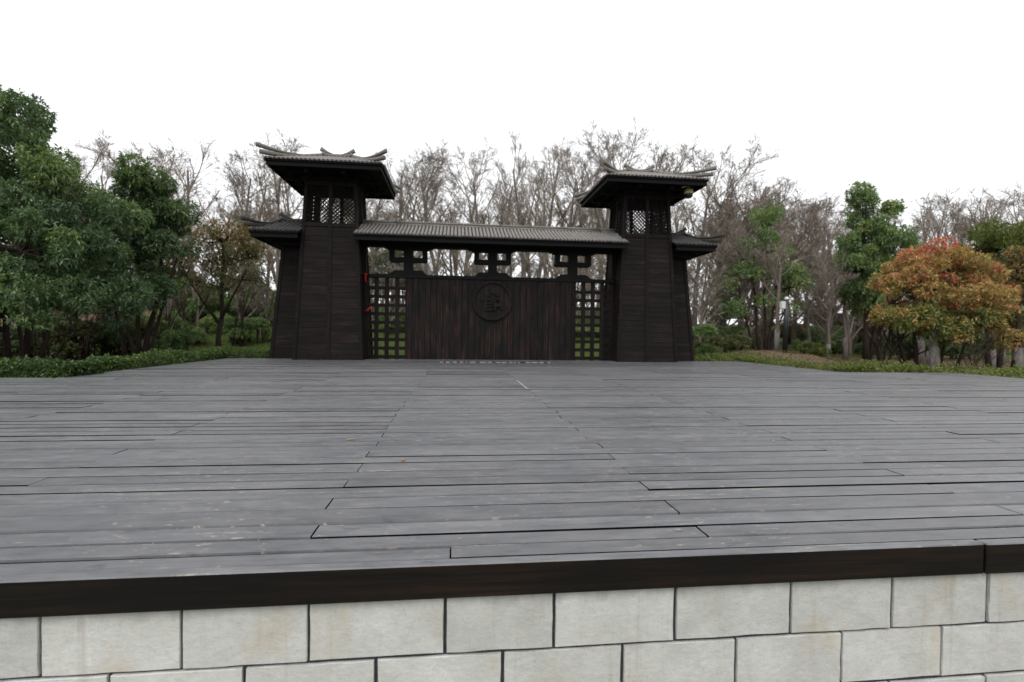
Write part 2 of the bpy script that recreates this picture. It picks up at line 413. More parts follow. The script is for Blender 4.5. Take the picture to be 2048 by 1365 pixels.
widths = [.105, .112, .133, .165, .157, .142, .136, .144, .166, .150, .151, .165, .130, .135]
rows = []; y = Y0 + .048; i = 0                # first narrow strip is the edge board's top
while y < YB - .03:
    w = widths[i] if i < len(widths) else rng.choice([.148, .150, .152, .155, .146])
    rows.append((y, w)); y += w; i += 1
pieces = []
for ri, (y, w) in enumerate(rows):
    x0 = XL0 if y < STEP_L else XL1; x1 = XR0 if y < STEP_R else XR1
    ph0 = -.535 if ri % 2 == 0 else -2.03        # butt joints every 3 m, staggered by half a board
    if ri == 0: ph0 = -.01 - 3.0
    cuts = [x0]; k = math.floor((x0-ph0)/3.0)+1
    while ph0+3*k < x1-.15:
        c = ph0+3*k + rng.uniform(-.02, .02)
        if c > x0+.15: cuts.append(c)
        k += 1
    cuts.append(x1)
    gap = rng.choice([.009, .012, .015, .018, .020, .022, .024])
    if ri == 0: gap = .011
    for a, b in zip(cuts[:-1], cuts[1:]):
        g = gap*rng.uniform(.7, 1.3)
        if ri == 0 and b < .1: g = .020
        if 0 < ri < 8: g = min(g, .014)
        pieces.append((y, w, a+.002, b-.0035 if b < x1-.01 else b, g, rng.uniform(-.0022, .0016) - (.004 if ri == 0 and b < .1 else 0), rng.randrange(10), rng.uniform(-.0006, .0006)))
def in_view_px(p):
    y, w, a, b = p[:4]
    lim0, lim1 = -.83*y-.1, 1.32*y+.2
    return max(0, min(b, lim1)-max(a, lim0))/y*w/(y*y)*1e3
order = sorted(range(len(pieces)), key=lambda i: -in_view_px(pieces[i]))
single = set(order[:300])
sv, sf = [], []
for i, (y, w, a, b, g, dz, var, rot) in enumerate(pieces):
    if i in single:
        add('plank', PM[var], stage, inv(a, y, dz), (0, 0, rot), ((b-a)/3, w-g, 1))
    else:
        n = len(sv); ox, oy, oz = inv(a, y, dz)
        sv += [(ox+vx*(b-a)/3, oy+vy*(w-g), oz+vz) for vx, vy, vz in PV[var][0]]; sf += [tuple(q+n for q in f) for f in PV[var][1]]
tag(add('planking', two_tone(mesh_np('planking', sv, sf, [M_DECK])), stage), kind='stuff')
# solid boxes below the boards; the void's shade is painted in as near-black
u = MB()
ix = lambda x: x-XC
iy = lambda y: y-Y0
u.box(ix(XL0+.06), ix(XR0-.06), iy(Y0+.07), iy(STEP_L-.06), -.2, -.052)
u.box(ix(XL1+.06), ix(XR0-.06), iy(STEP_L-.055), iy(STEP_R-.06), -.2, -.052)
u.box(ix(XL1+.06), ix(XR1-.06), iy(STEP_R-.055), iy(YB-.06), -.2, -.052)
u.build('under_deck_fill', M_UNDER, stage)
# edge boards along the front and round the steps
def edge_board(x0, x1, y0, y1, z0=-.112, z1=.0015):
    b = MB().box(0, x1-x0, 0, y1-y0, z0, z1, .004)
    me = b.mesh('edge_board', M_FASCIA); me.materials.append(M_DECK)
    for pl in me.polygons:
        if pl.normal.z > .5: pl.material_index = 1
    add('edge_board', me, stage, inv(x0, y0, rng.uniform(-.001, .001)))
for a, b, dz in ((-8.95, -7.04, 0), (-7.035, -4.04, .001), (-4.035, -1.42, 0), (-1.416, 1.957, 0), (1.968, 4.97, -.003), (4.975, 7.97, .001), (7.975, 10.95, 0)):
    o_ = edge_board(a, b, Y0, Y0+.045, -.112+dz, .0015+dz)
for (a, b, c, d) in ((XL0-.047, XL0-.003, Y0+.05, STEP_L), (XL0-.047, XL1-.05, STEP_L+.015, STEP_L+.06), (XL1-.047, XL1-.003, STEP_L+.065, YB), (XR0+.003, XR0+.047, Y0+.05, STEP_R),
                     (XR1+.05, XR0+.047, STEP_R+.015, STEP_R+.06), (XR1+.003, XR1+.047, STEP_R+.065, YB), (XL1-.04, XR1+.04, YB+.03, YB+.07)):
    edge_board(a, b, c, d, -.22)

# block wall under the front edge
wall = empty('block_wall', (XC, 1.66, -1.0)); tag(wall, 'whitewashed block wall with dark joints under the front edge of the stage', 'wall')
def block_mesh(seed):
    r = random.Random(seed); V = []; F = []
    per = []                                      # outline 0..1, edges slightly uneven
    for k in range(6): per.append((k/6, 0))
    for k in range(4): per.append((1, k/4))
    for k in range(6): per.append((1-k/6, 1))
    for k in range(4): per.append((0, 1-k/4))
    n = len(per)
    def ring(ins, y):
        for (a, b) in per:
            ja, jb = r.uniform(-.0035, .0035), r.uniform(-.008, .008)
            V.append((.5+(a-.5)*(1-ins)+ja*(1 if ins else .8), y + r.uniform(-.0008, .0008), .5+(b-.5)*(1-ins*2)+jb))
    ring(.0, .04); ring(.0, .0005); ring(.007, -.003)
    for q in range(2):
        for j in range(n): F.append((q*n+j, q*n+(j+1) % n, (q+1)*n+(j+1) % n, (q+1)*n+j))
    V.append((.5, -.0035+r.uniform(-.001, .001), .5)); c = len(V)-1
    for j in range(n): F.append((2*n+j, 2*n+(j+1) % n, c))
    return mesh_np('block', V, F, [M_BLOCK])
BM = [block_mesh(s) for s in range(14)]
r1 = [-1.251, -.846, -.463, -.026, .342, .772, 1.206, 1.607, 2.003]
r2 = [-1.055, -.66, -.249, .168, .585, 1.0, 1.41, 1.815]
def extend(c):
    c = list(c)
    while c[0] > XL0+.5: c.insert(0, c[0]-.405+rng.uniform(-.02, .02))
    while c[-1] < XR0-.5: c.append(c[-1]+.405+rng.uniform(-.02, .02))
    return [XL0+.02]+c+[XR0-.02]
zt = [-.106, -.312, -.507, -.702, -.897, -1.02]
for k in range(5):
    cs = extend(r1 if k % 2 == 0 else r2)
    for a, b in zip(cs[:-1], cs[1:]):
        j = .0115*rng.uniform(.75, 1.2)
        dz = rng.uniform(-.002, .002)
        z1, z0 = zt[k]-(.0 if k == 0 else .0065)+dz, zt[k+1]+.0055+dz
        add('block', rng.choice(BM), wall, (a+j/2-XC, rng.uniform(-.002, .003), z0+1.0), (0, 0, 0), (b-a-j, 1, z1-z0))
MB().box(XL0-XC+.03, XR0-XC-.03, .009, .25, -.1, .885).build('mortar_core', M_MORTAR, wall)

# ------------------------------------------------------------------ the gate
gate = empty('wooden_gate', (XC, 13.4, 0))
tag(gate, 'dark timber gate with two tiled lattice towers and a carved plank screen', 'gate')
GY = 13.4                                       # local y = world - GY ; local x = world - XC
TC, TYC = 4.30, .85                             # tower centre (local), depth centre
def tw(z): return .885 - .0490*z                # half width of the main tower at height z
def td(z): return .85 - .042*z                  # half depth
def wing_out(z): return 5.93 - .088*z           # outer edge of the low side tower
WYF, WYB = .50, 1.55
rg = random.Random(21)

def slab(P0, P1, P2, P3, n, t):                 # board between four face corners (ccw seen from outside), thickness t outward n
    n = Vector(n)*t; P = [Vector(p) for p in (P0, P1, P2, P3)]
    b = MB(); b.raw([tuple(p) for p in P]+[tuple(p+n) for p in P], [(4,5,6,7),(0,1,5,4),(1,2,6,5),(2,3,7,6),(3,0,4,7),(3,2,1,0)]); return b

def clad_face(par, xa, xb, yf, z0, z1, normal, along='x', rowh=.142):
    """horizontal overlapping boards; xa,xb,yf functions of z"""
    z = z0
    while z < z1-.03:
        h = min(rowh*rg.uniform(.9, 1.1), z1-z); g = .005
        za, zb = z+g/2, z+h-g/2
        t0, t1 = .009+rg.uniform(0, .005), .004+rg.uniform(0, .004)
        b = MB()
        if along == 'x':
            s = normal
            q = lambda x, zz, t: (x, yf(zz)+s*t, zz)
            P = [q(xa(za), za, 0), q(xb(za), za, 0), q(xb(za), za, t0), q(xa(za), za, t0), q(xa(zb), zb, 0), q(xb(zb), zb, 0), q(xb(zb), zb, t1), q(xa(zb), zb, t1)]
        else:
            s = normal
            q = lambda yy, zz, t: (yf(zz)+s*t, yy, zz)
            P = [q(xa(za), za, 0), q(xb(za), za, 0), q(xb(za), za, t0), q(xa(za), za, t0), q(xa(zb), zb, 0), q(xb(zb), zb, 0), q(xb(zb), zb, t1), q(xa(zb), zb, t1)]
        b.hexa(P)
        b.build('cladding_board', M_CLAD, par); z += h

def frustum(b, x0, x1, y0, y1, za, zb):
    """x0.. are functions of z"""
    P = []
    for z in (za, zb): P += [(x0(z), y0(z), z), (x1(z), y0(z), z), (x1(z), y1(z), z), (x0(z), y1(z), z)]
    b.hexa(P)

def lattice(par, fx0, fx1, z0, z1, fy, axis='x', pitch=.104, w=.020, d=.020):
    """two layers of crossing diagonal laths in a frame"""
    b = MB()
    def P(u, z, t):
        a, c = fx0(z), fx1(z); x = a+(c-a)*u
        return (x, fy(z)+t, z) if axis == 'x' else (fy(z)+t, x, z)
    wd = fx1((z0+z1)/2)-fx0((z0+z1)/2); ht = z1-z0
    n = int((wd+ht)/pitch)+1
    for layer, sg in ((0, 1), (1, -1)):
        for k in range(n+1):
            s = k*pitch                         # line x - z = s - ht   (0..wd+ht)
            pts = []
            xs0, zs0 = (s-ht, 0) if s > ht else (0, ht-s)
            xs1, zs1 = (s, ht) if s < wd else (wd, ht-(s-wd))
            if abs(xs1-xs0) < .03: continue
            if sg < 0: xs0, xs1 = wd-xs0, wd-xs1
            b.bar(P(xs0/wd, z0+zs0, layer*d*.9), P(xs1/wd, z0+zs1, layer*d*.9), d, w, (0, 0, 1))
    o = b.build('lattice', M_POST, par); tag(o, kind='stuff'); return o

def tile_field(b, P, nx, t0f, t1f, rad=.043, n=5):
    """half-round tile rows: P(u,t) point on slope, rows at u index, from t0f(u) to t1f(u)"""
    pass

def half_tube(b, p0, p1, side, up, r, ridge_r=None, n=5, seg=3, sag=0.0):
    p0 = Vector(p0); p1 = Vector(p1); side = Vector(side).normalized(); up = Vector(up).normalized(); base = len(b.v)
    for k in range(seg+1):
        c = p0.lerp(p1, k/seg) - up*(sag*math.sin(math.pi*k/seg))
        for j in range(n+1):
            a = math.pi*j/n; q = c + side*math.cos(a)*r + up*math.sin(a)*r*1.05; b.v.append((q.x, q.y, q.z))
    m = n+1
    for k in range(seg):
        for j in range(n): b.f.append((base+k*m+j, base+k*m+j+1, base+(k+1)*m+j+1, base+(k+1)*m+j))
    b.f.append(tuple(base+j for j in range(m)))

def curved_cap(b, path, w0, w1, h0, h1):
    """ridge strip along a path: flat-sided, rounded on top, tapering w0->w1, h0->h1"""
    k = len(path); base = len(b.v); prof = [(-1, 0), (-1, .62), (-.6, .92), (0, 1), (.6, .92), (1, .62), (1, 0)]
    path = [Vector(p) for p in path]
    for i, p in enumerate(path):
        d = (path[min(i+1, k-1)]-path[max(i-1, 0)]).normalized(); x = d.cross(Vector((0, 0, 1))).normalized(); z = x.cross(d)
        t = i/(k-1); w = w0+(w1-w0)*t; h = h0+(h1-h0)*t
        for (a, c) in prof:
            q = p+x*(a*w/2)+z*(c*h); b.v.append((q.x, q.y, q.z))
    m = len(prof)
    for i in range(k-1):
        for j in range(m):
            a = base+i*m+j; c = base+i*m+(j+1) % m; b.f.append((a, c, c+m, a+m))
    b.f.append(tuple(base+j for j in range(m))[::-1]); b.f.append(tuple(base+(k-1)*m+j for j in range(m)))

def hip_roof(parent, name, cx, cy, hx, hy, ze, zr, rh0, rh1, flip=(1, 1), tip=.20, tipz=.055, pitch=.103, open_in=0, tile=None, cap=None):
    M_TILE_, M_RIDGE_ = tile or M_TILE, cap or M_RIDGE
    """hipped tile roof. eave rectangle hx,hy about (cx,cy) at height ze; ridge at zr from cx+rh0 to cx+rh1.
    open_in = -1/+1: that x side runs into a tower (no hip there)"""
    R = empty(name, (cx, cy, ze), 0, parent)
    sag = .035
    slab_ = MB(); A = {}
    rx0 = rh0 if open_in != -1 else -hx; rx1 = rh1 if open_in != 1 else hx
    dz = zr-ze
    # slope sheets (thick)
    def sheet(P):
        n = len(P); b0 = len(slab_.v)
        slab_.v += [tuple(p) for p in P]+[(p[0], p[1], p[2]-.05) for p in P]
        slab_.f += [tuple(b0+i for i in range(n)), tuple(b0+n+i for i in range(n))[::-1]]+[(b0+i, b0+n+i, b0+n+(i+1) % n, b0+(i+1) % n) for i in range(n)]
    sheet([(-hx, -hy, 0), (hx, -hy, 0), (rx1, 0, dz), (rx0, 0, dz)]); sheet([(hx, hy, 0), (-hx, hy, 0), (rx0, 0, dz), (rx1, 0, dz)])
    if open_in != 1: sheet([(hx, -hy, 0), (hx, hy, 0), (rx1, 0, dz)])
    if open_in != -1: sheet([(-hx, hy, 0), (-hx, -hy, 0), (rx0, 0, dz)])
    slab_.build('roof_deck', M_BEAM, R)
    # tile rows
    b = MB(); L = math.hypot(hy, dz)
    for sy in (-1, 1):
        up = Vector((0, sy*dz/L, hy/L)); n = int(2*hx/pitch)
        for i in range(n):
            x = -hx+.05+(2*hx-.1)*(i/(n-1))
            t = 1.0
            if x < rx0: t = (x+hx)/(rx0+hx)
            elif x > rx1: t = (hx-x)/(hx-rx1)
            if t < .05: continue
            p0 = (x, sy*(hy+.045), -.045*dz/hy+.004+rg.uniform(-.003, .003)); p1 = (x, sy*hy*(1-t), dz*t+.004)
            half_tube(b, p0, p1, (1*sy, 0, 0), up, .040, sag=.012*t)
    for sx, rx, op in ((1, rx1, 1), (-1, rx0, -1)):
        if open_in == op: continue
        run = hx-abs(rx); Lx = math.hypot(run, dz); up = Vector((sx*dz/Lx, 0, run/Lx)); n = int(2*hy/pitch)
        for i in range(n):
            yy = -hy+.05+(2*hy-.1)*(i/(n-1)); t = 1-abs(yy)/hy
            if t < .05: continue
            p0 = (sx*(hx+.045), yy, -.045*dz/run+.004); p1 = (sx*(hx-run*t), yy, dz*t+.004)
            half_tube(b, p0, p1, (0, -sx, 0), up, .040, sag=.012*t)
    tag(b.build('tile_rows', M_TILE_, R, True), kind='stuff')
    # fascia and stepped soffit under the eave
    for sy in (-1, 1):
        MB().box(-hx+.03, hx-.03, min(sy*(hy-.03), sy*(hy-.08)), max(sy*(hy-.03), sy*(hy-.08)), -.155, -.055, .004).build('fascia', M_BEAM, R)
    for sx in (-1, 1):
        if open_in == sx: continue
        MB().box(min(sx*(hx-.031), sx*(hx-.081)), max(sx*(hx-.031), sx*(hx-.081)), -hy+.085, hy-.085, -.155, -.055, .004).build('fascia', M_BEAM, R)
    so = MB()
    so.box(-hx+.09, hx-.09, -hy+.09, hy-.09, -.075, -.051)
    so.build('soffit', M_BEAM, R)
    # hips with upswept double tips
    for sx, rx, op in ((1, rx1, 1), (-1, rx0, -1)):
        if open_in == op: continue
        for sy in (-1, 1):
            a = Vector((rx, 0, dz+.03)); c = Vector((sx*hx, sy*hy, .03)); h = MB()
            dxy = Vector((c.x-a.x, c.y-a.y, 0)).normalized()
            path = []
            for k in range(15):
                t = k/14; p = a.lerp(c, t); p.z -= sag*math.sin(math.pi*t); up = max(0, t-.45)/.55
                path.append(p+Vector((0, 0, .05*up**2))+dxy*(tip*.45*up**2))
            curved_cap(h, path, .12, .10, .07, .10)
            h.build('hip_cap', M_RIDGE_, R, True); h = MB(); path = []
            for k in range(12):
                t = .42+.58*k/11; p = a.lerp(c, t); p.z -= sag*math.sin(math.pi*t); up = max(0, t-.42)/.58
                path.append(p+Vector((0, 0, .062+.035*up+(.035+tipz)*up**2))+dxy*(tip*up**1.8))
            curved_cap(h, path, .10, .07, .025, .105)
            h.build('hip_tip', M_RIDGE_, R, True)
    # main ridge with horns
    h = MB(); e0 = rx0-.02; e1 = rx1+.02
    n = 14; path = []
    for k in range(n+1):
        t = k/n; x = e0+(e1-e0)*t
        up = 0
        if open_in != -1: up += max(0, (e0+.22-x)/.22)**2
        if open_in != 1: up += max(0, (x-e1+.22)/.22)**2
        path.append((x, 0, dz+.005+.06*up))
    curved_cap(h, path, .15, .15, .085, .085); h.build('ridge_cap', M_RIDGE_, R, True)
    for sx, op, e in ((1, 1, e1), (-1, -1, e0)):
        if open_in == op: continue
        h = MB(); path = []
        for k in range(9):
            t = k/8; path.append((e-sx*.30*(1-t)+sx*.05*t*t, 0, dz+.07+.095*t*t))
        curved_cap(h, path, .13, .09, .02, .12); h.build('ridge_horn', M_RIDGE_, R, True)
    return R

for s in (-1, 1):
    # main tower body ---------------------------------------------------
    T = empty('tower_body', (0, 0, 0), 0, gate)
    cx = s*TC; Z1, Z2 = 3.48, 4.62
    b = MB(); frustum(b, lambda z: cx-tw(z)+.035, lambda z: cx+tw(z)-.035, lambda z: TYC-td(z)+.035, lambda z: TYC+td(z)-.035, -.3, Z1)
    b.build('core', M_CLAD, T)
    yf = lambda z: TYC-td(z)+.036
    clad_face(T, lambda z: cx-tw(z)+.085, lambda z: cx-.05, yf, 0.0, Z1-.02, -1)
    clad_face(T, lambda z: cx+.05, lambda z: cx+tw(z)-.085, yf, 0.0, Z1-.02, -1)
    si = -s                                     # inner side face, seen obliquely
    clad_face(T, lambda z: TYC-td(z)+.085, lambda z: TYC+td(z)-.085, lambda z: cx+si*(tw(z)-.036), 0.0, Z1-.02, si, 'y')
    # posts (corner posts run from ground to roof)
    def post(x0, x1, y0, y1, za, zb, nm='post', mt=M_POST):
        q = MB(); frustum(q, x0, x1, y0, y1, za, zb); q.build(nm, mt, T)
    for sx in (-1, 1):
        for sy in (-1, 1):
            post(lambda z: cx+sx*tw(z)-(.085 if sx > 0 else 0), lambda z: cx+sx*tw(z)+(0 if sx > 0 else .085),
                 lambda z: TYC+sy*td(z)-(.085 if sy > 0 else 0), lambda z: TYC+sy*td(z)+(0 if sy > 0 else .085), -.3, Z2+.2)
    for sy in (-1, 1):
        post(lambda z: cx-.05, lambda z: cx+.05, lambda z: TYC+sy*td(z)-(.05 if sy > 0 else -.004), lambda z: TYC+sy*td(z)+(-.004 if sy > 0 else .05), 0, Z2+.2)
    for sx in (-1, 1):
        post(lambda z: cx+sx*tw(z)-(.05 if sx > 0 else -.004), lambda z: cx+sx*tw(z)+(-.004 if sx > 0 else .05), lambda z: TYC-.05, lambda z: TYC+.05, 0, Z2+.2)
    # rails at the foot and head of the lattice storey
    for (za, zb) in ((Z1, Z1+.10), (Z2-.06, Z2+.06)):
        for sy in (-1, 1):
            q = MB(); yy = lambda z: TYC+sy*td(z)
            frustum(q, lambda z: cx-tw(z)+.087, lambda z: cx-.053, lambda z: yy(z)-(.075 if sy > 0 else -.012), lambda z: yy(z)+(-.012 if sy > 0 else .075), za, zb)
            frustum(q, lambda z: cx+.053, lambda z: cx+tw(z)-.087, lambda z: yy(z)-(.075 if sy > 0 else -.012), lambda z: yy(z)+(-.012 if sy > 0 else .075), za, zb)
            q.build('rail', M_POST, T)
        for sx in (-1, 1):
            q = MB(); xx = lambda z: cx+sx*tw(z)
            frustum(q, lambda z: xx(z)-(.075 if sx > 0 else -.012), lambda z: xx(z)+(-.012 if sx > 0 else .075), lambda z: TYC-td(z)+.087, lambda z: TYC+td(z)-.087, za, zb)
            q.build('rail', M_POST, T)
    zl0, zl1 = Z1+.10, Z2-.06
    for sy in (-1, 1):
        fy = lambda z: TYC+sy*(td(z)-.05)
        lattice(T, lambda z: cx-tw(z)+.085, lambda z: cx-.05, zl0, zl1, fy)
        lattice(T, lambda z: cx+.05, lambda z: cx+tw(z)-.085, zl0, zl1, fy)
    for sx in (-1, 1):
        fy = lambda z: cx+sx*(tw(z)-.05)
        lattice(T, lambda z: TYC-td(z)+.085, lambda z: TYC-.05, zl0, zl1, fy, 'y')
        lattice(T, lambda z: TYC+.05, lambda z: TYC+td(z)-.085, zl0, zl1, fy, 'y')
    # eave beams stepping out under the roof
    q = MB()
    for (h, d, za, zb) in ((.72, .74, 4.68, 4.80), (1.02, 1.02, 4.76, 4.86)):
        q.box(cx-h, cx+h, TYC-d, TYC-d+.09, za, zb); q.box(cx-h, cx+h, TYC+d-.09, TYC+d, za, zb)
        q.box(cx-h, cx-h+.09, TYC-d+.091, TYC+d-.091, za, zb); q.box(cx+h-.09, cx+h, TYC-d+.091, TYC+d-.091, za, zb)
    for yy in (-.45, .45):
        q.box(cx-1.26, cx+1.26, TYC+yy-.05, TYC+yy+.05, 4.70, 4.79)
        q.box(cx+yy-.05, cx+yy+.05, TYC-1.28, TYC+1.28, 4.705, 4.795)
    q.build('eave_beams', M_BEAM, T)
    hip_roof(gate, 'tower_roof', cx-s*.03, TYC-.03, 1.40, 1.44, 4.93, 5.50, -.40, .40)
    # low side tower ------------------------------------------------------
    S = empty('side_tower', (0, 0, 0), 0, gate)
    zi = 3.02
    b = MB()
    xi = lambda z: s*(TC+.3); xo = lambda z: s*(wing_out(z)-.03)
    wf = lambda z: WYF+.035*z; wb = lambda z: WYB-.035*z
    frustum(b, (xi if s > 0 else xo), (xo if s > 0 else xi), lambda z: wf(z)+.03, lambda z: wb(z)-.03, -.3, zi)
    b.build('core', M_CLAD, S)
    xin = lambda z: s*(TC+tw(z)-.10); xout = lambda z: s*(wing_out(z)-.09)
    clad_face(S, (xin if s > 0 else xout), (xout if s > 0 else xin), lambda z: wf(z)+.031, 0, zi-.02, -1)
    clad_face(S, lambda z: wf(z)+.085, lambda z: wb(z)-.085, lambda z: s*(wing_out(z)-.031), 0, zi-.02, s, 'y')
    for yy0, yy1 in ((lambda z: wf(z), lambda z: wf(z)+.085), (lambda z: wb(z)-.085, lambda z: wb(z))):
        q = MB(); a = lambda z: s*wing_out(z)-(.085 if s > 0 else 0); c = lambda z: s*wing_out(z)+(0 if s > 0 else .085)
        frustum(q, a, c, yy0, yy1, -.3, zi+.06); q.build('post', M_POST, S)
    q = MB(); x0, x1 = sorted((s*(TC+.2), s*5.86))
    q.box(x0, x1, WYF-.06, WYB+.06, zi-.02, zi+.10); 
    x0, x1 = sorted((s*(TC+.2), s*6.02)); q.box(x0, x1, WYF-.28, WYB+.28, zi+.101, zi+.19)
    q.build('eave_beams', M_BEAM, S)
    hip_roof(gate, 'side_roof', s*5.60, 1.0, .60, 1.17, 3.26, 3.74, (-.60 if s > 0 else -.18), (.18 if s > 0 else .60), tip=.22, tipz=.05, open_in=-s, tile=M_TILE2, cap=M_RIDGE2)

# middle roof over the screen
R = empty('middle_roof', (0, 1.0, 3.27), 0, gate)
b = MB(); hx, hy, dz = 3.66, 1.17, .47
HYB = .46; zb_ = dz*(1-HYB/hy)                   # the back slope is cut short
for sy, yy, zz in ((-1, hy, 0), (1, HYB, zb_)):
    P = [(-hx, sy*yy, zz), (hx, sy*yy, zz), (hx, 0, dz), (-hx, 0, dz)]
    b.raw(P+[(p[0], p[1], p[2]-.05) for p in P], [(0,1,2,3), (7,6,5,4), (0,4,5,1), (1,5,6,2), (2,6,7,3), (3,7,4,0)])
b.build('roof_deck', M_BEAM, R)
b = MB(); L = math.hypot(hy, dz); n = int(2*hx/.098)
for sy in (-1, 1):
    for i in range(n):
        x = -hx+.045+(2*hx-.09)*i/(n-1)
        half_tube(b, (x+rg.uniform(-.004, .004), sy*((hy if sy < 0 else HYB)+.045), (0 if sy < 0 else zb_)-.018+rg.uniform(-.004, .004)), (x, .03*sy, dz), (sy, 0, 0), (0, sy*dz/L, hy/L), .038, sag=.012)
tag(b.build('tile_rows', M_TILE, R, True), kind='stuff')
x = -hx+.02
k = 0
while x < hx-.05:                                # ridge built of butted lengths in two courses
    l = min(rg.uniform(.75, 1.0), hx-.02-x)
    curved_cap(q := MB(), [(x, 0, dz-.01), (x+l-.006, 0, dz-.01)], .19, .19, .075, .075); q.build('ridge_cap', M_RIDGE, R, True); x += l
x = -hx+.02
while x < hx-.05:
    l = min(rg.uniform(.8, 1.1), hx-.02-x)
    curved_cap(q := MB(), [(x, 0, dz+.066), (x+l-.006, 0, dz+.066)], .13, .13, .065, .065); q.build('ridge_cap', M_RIDGE, R, True); x += l
for sy in (-1,):
    MB().box(-hx+.01, hx-.01, min(sy*(hy-.03), sy*(hy-.08)), max(sy*(hy-.03), sy*(hy-.08)), -.16, -.052, .004).build('fascia', M_BEAM, R)
MB().box(-hx+.02, hx-.02, -hy+.09, .12, -.075, -.051).build('soffit', M_BEAM, R)

# beam, brackets, screen
SY = .62                                         # screen front plane (local)
MB().box(-3.62, 3.62, SY+.02, SY+.34, -.14+3.24, 3.24-.055, .006).build('lintel', M_BEAM, gate)
MB().box(-3.62, 3.62, SY-.05, SY+.40, 3.186, 3.24-.046).build('lintel_top_plate', M_BEAM, gate)
def rounded_bar(b, x0, x1, z0, z1, y0, y1, r):
    pts = []
    for (cx_, cz_, a0) in ((x1-r, z0+r, -90), (x1-r, z1-r, 0), (x0+r, z1-r, 90), (x0+r, z0+r, 180)):
        for k in range(4):
            a = RAD(a0+30*k); pts.append((cx_+r*math.cos(a), cz_+r*math.sin(a)))
    n = len(pts); V = [(x, y0, z) for x, z in pts]+[(x, y1, z) for x, z in pts]
    b.raw(V, [tuple(range(n)), tuple(range(n, 2*n))[::-1]]+[(i, n+i, n+(i+1) % n, (i+1) % n) for i in range(n)])
for bx in (-2.33, 0.0, 2.31):
    B = empty('bracket', (bx, SY+.05, 2.33), 0, gate)
    zt_ = 3.105-2.33
    q = MB(); q.box(-.125, .125, -.04, .2, 0.06, zt_-.085); q.build('strut', M_BEAM, B)
    q = MB(); q.box(-.67, .67, -.05, .23, zt_-.045, zt_-.004, .004); q.box(-.58, .58, -.045, .22, zt_-.085, zt_-.046, .004); q.build('bolster', M_BEAM, B)
    q = MB(); rounded_bar(q, -.52, .52, zt_-.425, zt_-.305, -.055, .21, .055); q.build('arm', M_BEAM, B)
    for sx in (-1, 1):
        q = MB(); x0, x1 = sorted((sx*.38, sx*.515)); q.box(x0, x1, -.05, .205, zt_-.33, zt_-.086, .006); q.build('arm_upright', M_BEAM, B)
    q = MB(); V = []                             # hump where the strut meets the screen rail
    prof = [(-.56, 0), (-.50, .015), (-.42, .085), (-.36, .115), (.36, .115), (.42, .085), (.50, .015), (.56, 0)]
    V = [(x, -.06, z) for x, z in prof]+[(x, .215, z) for x, z in prof]; n = len(prof)
    q.raw(V, [tuple(range(n)), tuple(range(n, 2*n))[::-1]]+[(i, n+i, n+(i+1) % n, (i+1) % n) for i in range(n)]); q.build('foot_block', M_BEAM, B)

screen = empty('plank_screen', (0, SY, 0), 0, gate)
MB().box(-3.5, 3.5, -.03, .16, 2.235, 2.33, .006).build('top_rail', M_BEAM, screen)
MB().box(-2.36, 2.34, .055, .12, -.3, 2.23).build('backing', M_CLAD, screen)
x = -2.355; i = 0
while x < 2.335-.02:
    w = min(rg.uniform(.145, .185), 2.335-x)
    if 2.335-x-w < .06: w = 2.335-x
    b = MB().box(0, w-.005, 0, .05, -.28, 2.232, .005)
    add('plank', b.mesh('plank', M_SCREEN), screen, (x+.0025, rg.uniform(-.008, .006), 0)); x += w
for s in (-1, 1):
    G = empty('grille', (s*2.90, SY+.02, 0), 0, gate)
    for k in range(5):
        xx = -.555+k*.2775
        MB().box(xx-.055, xx+.055, 0, .07, -.3, 2.232, .004).build('upright', M_POST, G)
    z = 2.232-.233
    zz = .06
    for k in range(10):
        z0 = zz+k*.2365
        if z0+.09 > 2.235: break
        MB().box(-.60, .60, .012, .055, z0-.045, z0+.05, .004).build('crossbar', M_POST, G)
    MB().box(s*.64-.075, s*.64+.075, .058, .20, -.3, 3.09).build('jamb', M_POST, G)

# carved round emblem with its seal-style character
E_ = empty('emblem', (.0, SY-.01, 1.66), 0, gate)
q = MB(); n = 40
def annulus(b, r0, r1, y0, y1, n=40):
    base = len(b.v)
    for (r, y) in ((r0, y1), (r0, y0+.008), (r0+.012, y0), (r1-.012, y0), (r1, y0+.008), (r1, y1)):
        for j in range(n):
            a = 2*math.pi*j/n; b.v.append((r*math.cos(a), y, r*math.sin(a)))
    for i in range(5):
        for j in range(n):
            a = base+i*n+j; c = base+i*n+(j+1) % n; b.f.append((a, a+n, c+n, c))
annulus(q, .475, .565, -.055, .012); q.build('ring', M_POST, E_)
q = MB(); V = [(0, -.012, 0)]+[(.474*math.cos(2*math.pi*j/n), -.012, .474*math.sin(2*math.pi*j/n)) for j in range(n)]
q.raw(V, [(0, 1+(j+1) % n, 1+j) for j in range(n)]); q.build('disc', M_SCREEN, E_)
def stroke(b, pts, w=.065):
    global _sd; _sd += .0031; pts = [Vector((x, -.026-_sd, z)) for x, z in pts]
    for i_, (a, c) in enumerate(zip(pts[:-1], pts[1:])):
        d = (c-a).normalized(); o_ = Vector((0, -.0012*i_, 0)); a = a+o_; c = c+o_; b.bar(a-d*w*.3, c+d*w*.3, .034, w, Vector((0, -1, 0)).cross(d))
_sd = 0.0
g_ = MB()
stroke(g_, [(0.0, .31), (-.02, .24), (-.08, .16), (-.18, .09)])            # sweeping slash
stroke(g_, [(0.0, .31), (.06, .22), (.14, .15)])
stroke(g_, [(-.29, .03), (.0, .03)])                                        # left element
stroke(g_, [(-.19, .03), (-.19, -.24)])
stroke(g_, [(-.19, -.07), (-.02, -.07)])
stroke(g_, [(-.16, -.16), (-.02, -.16)])
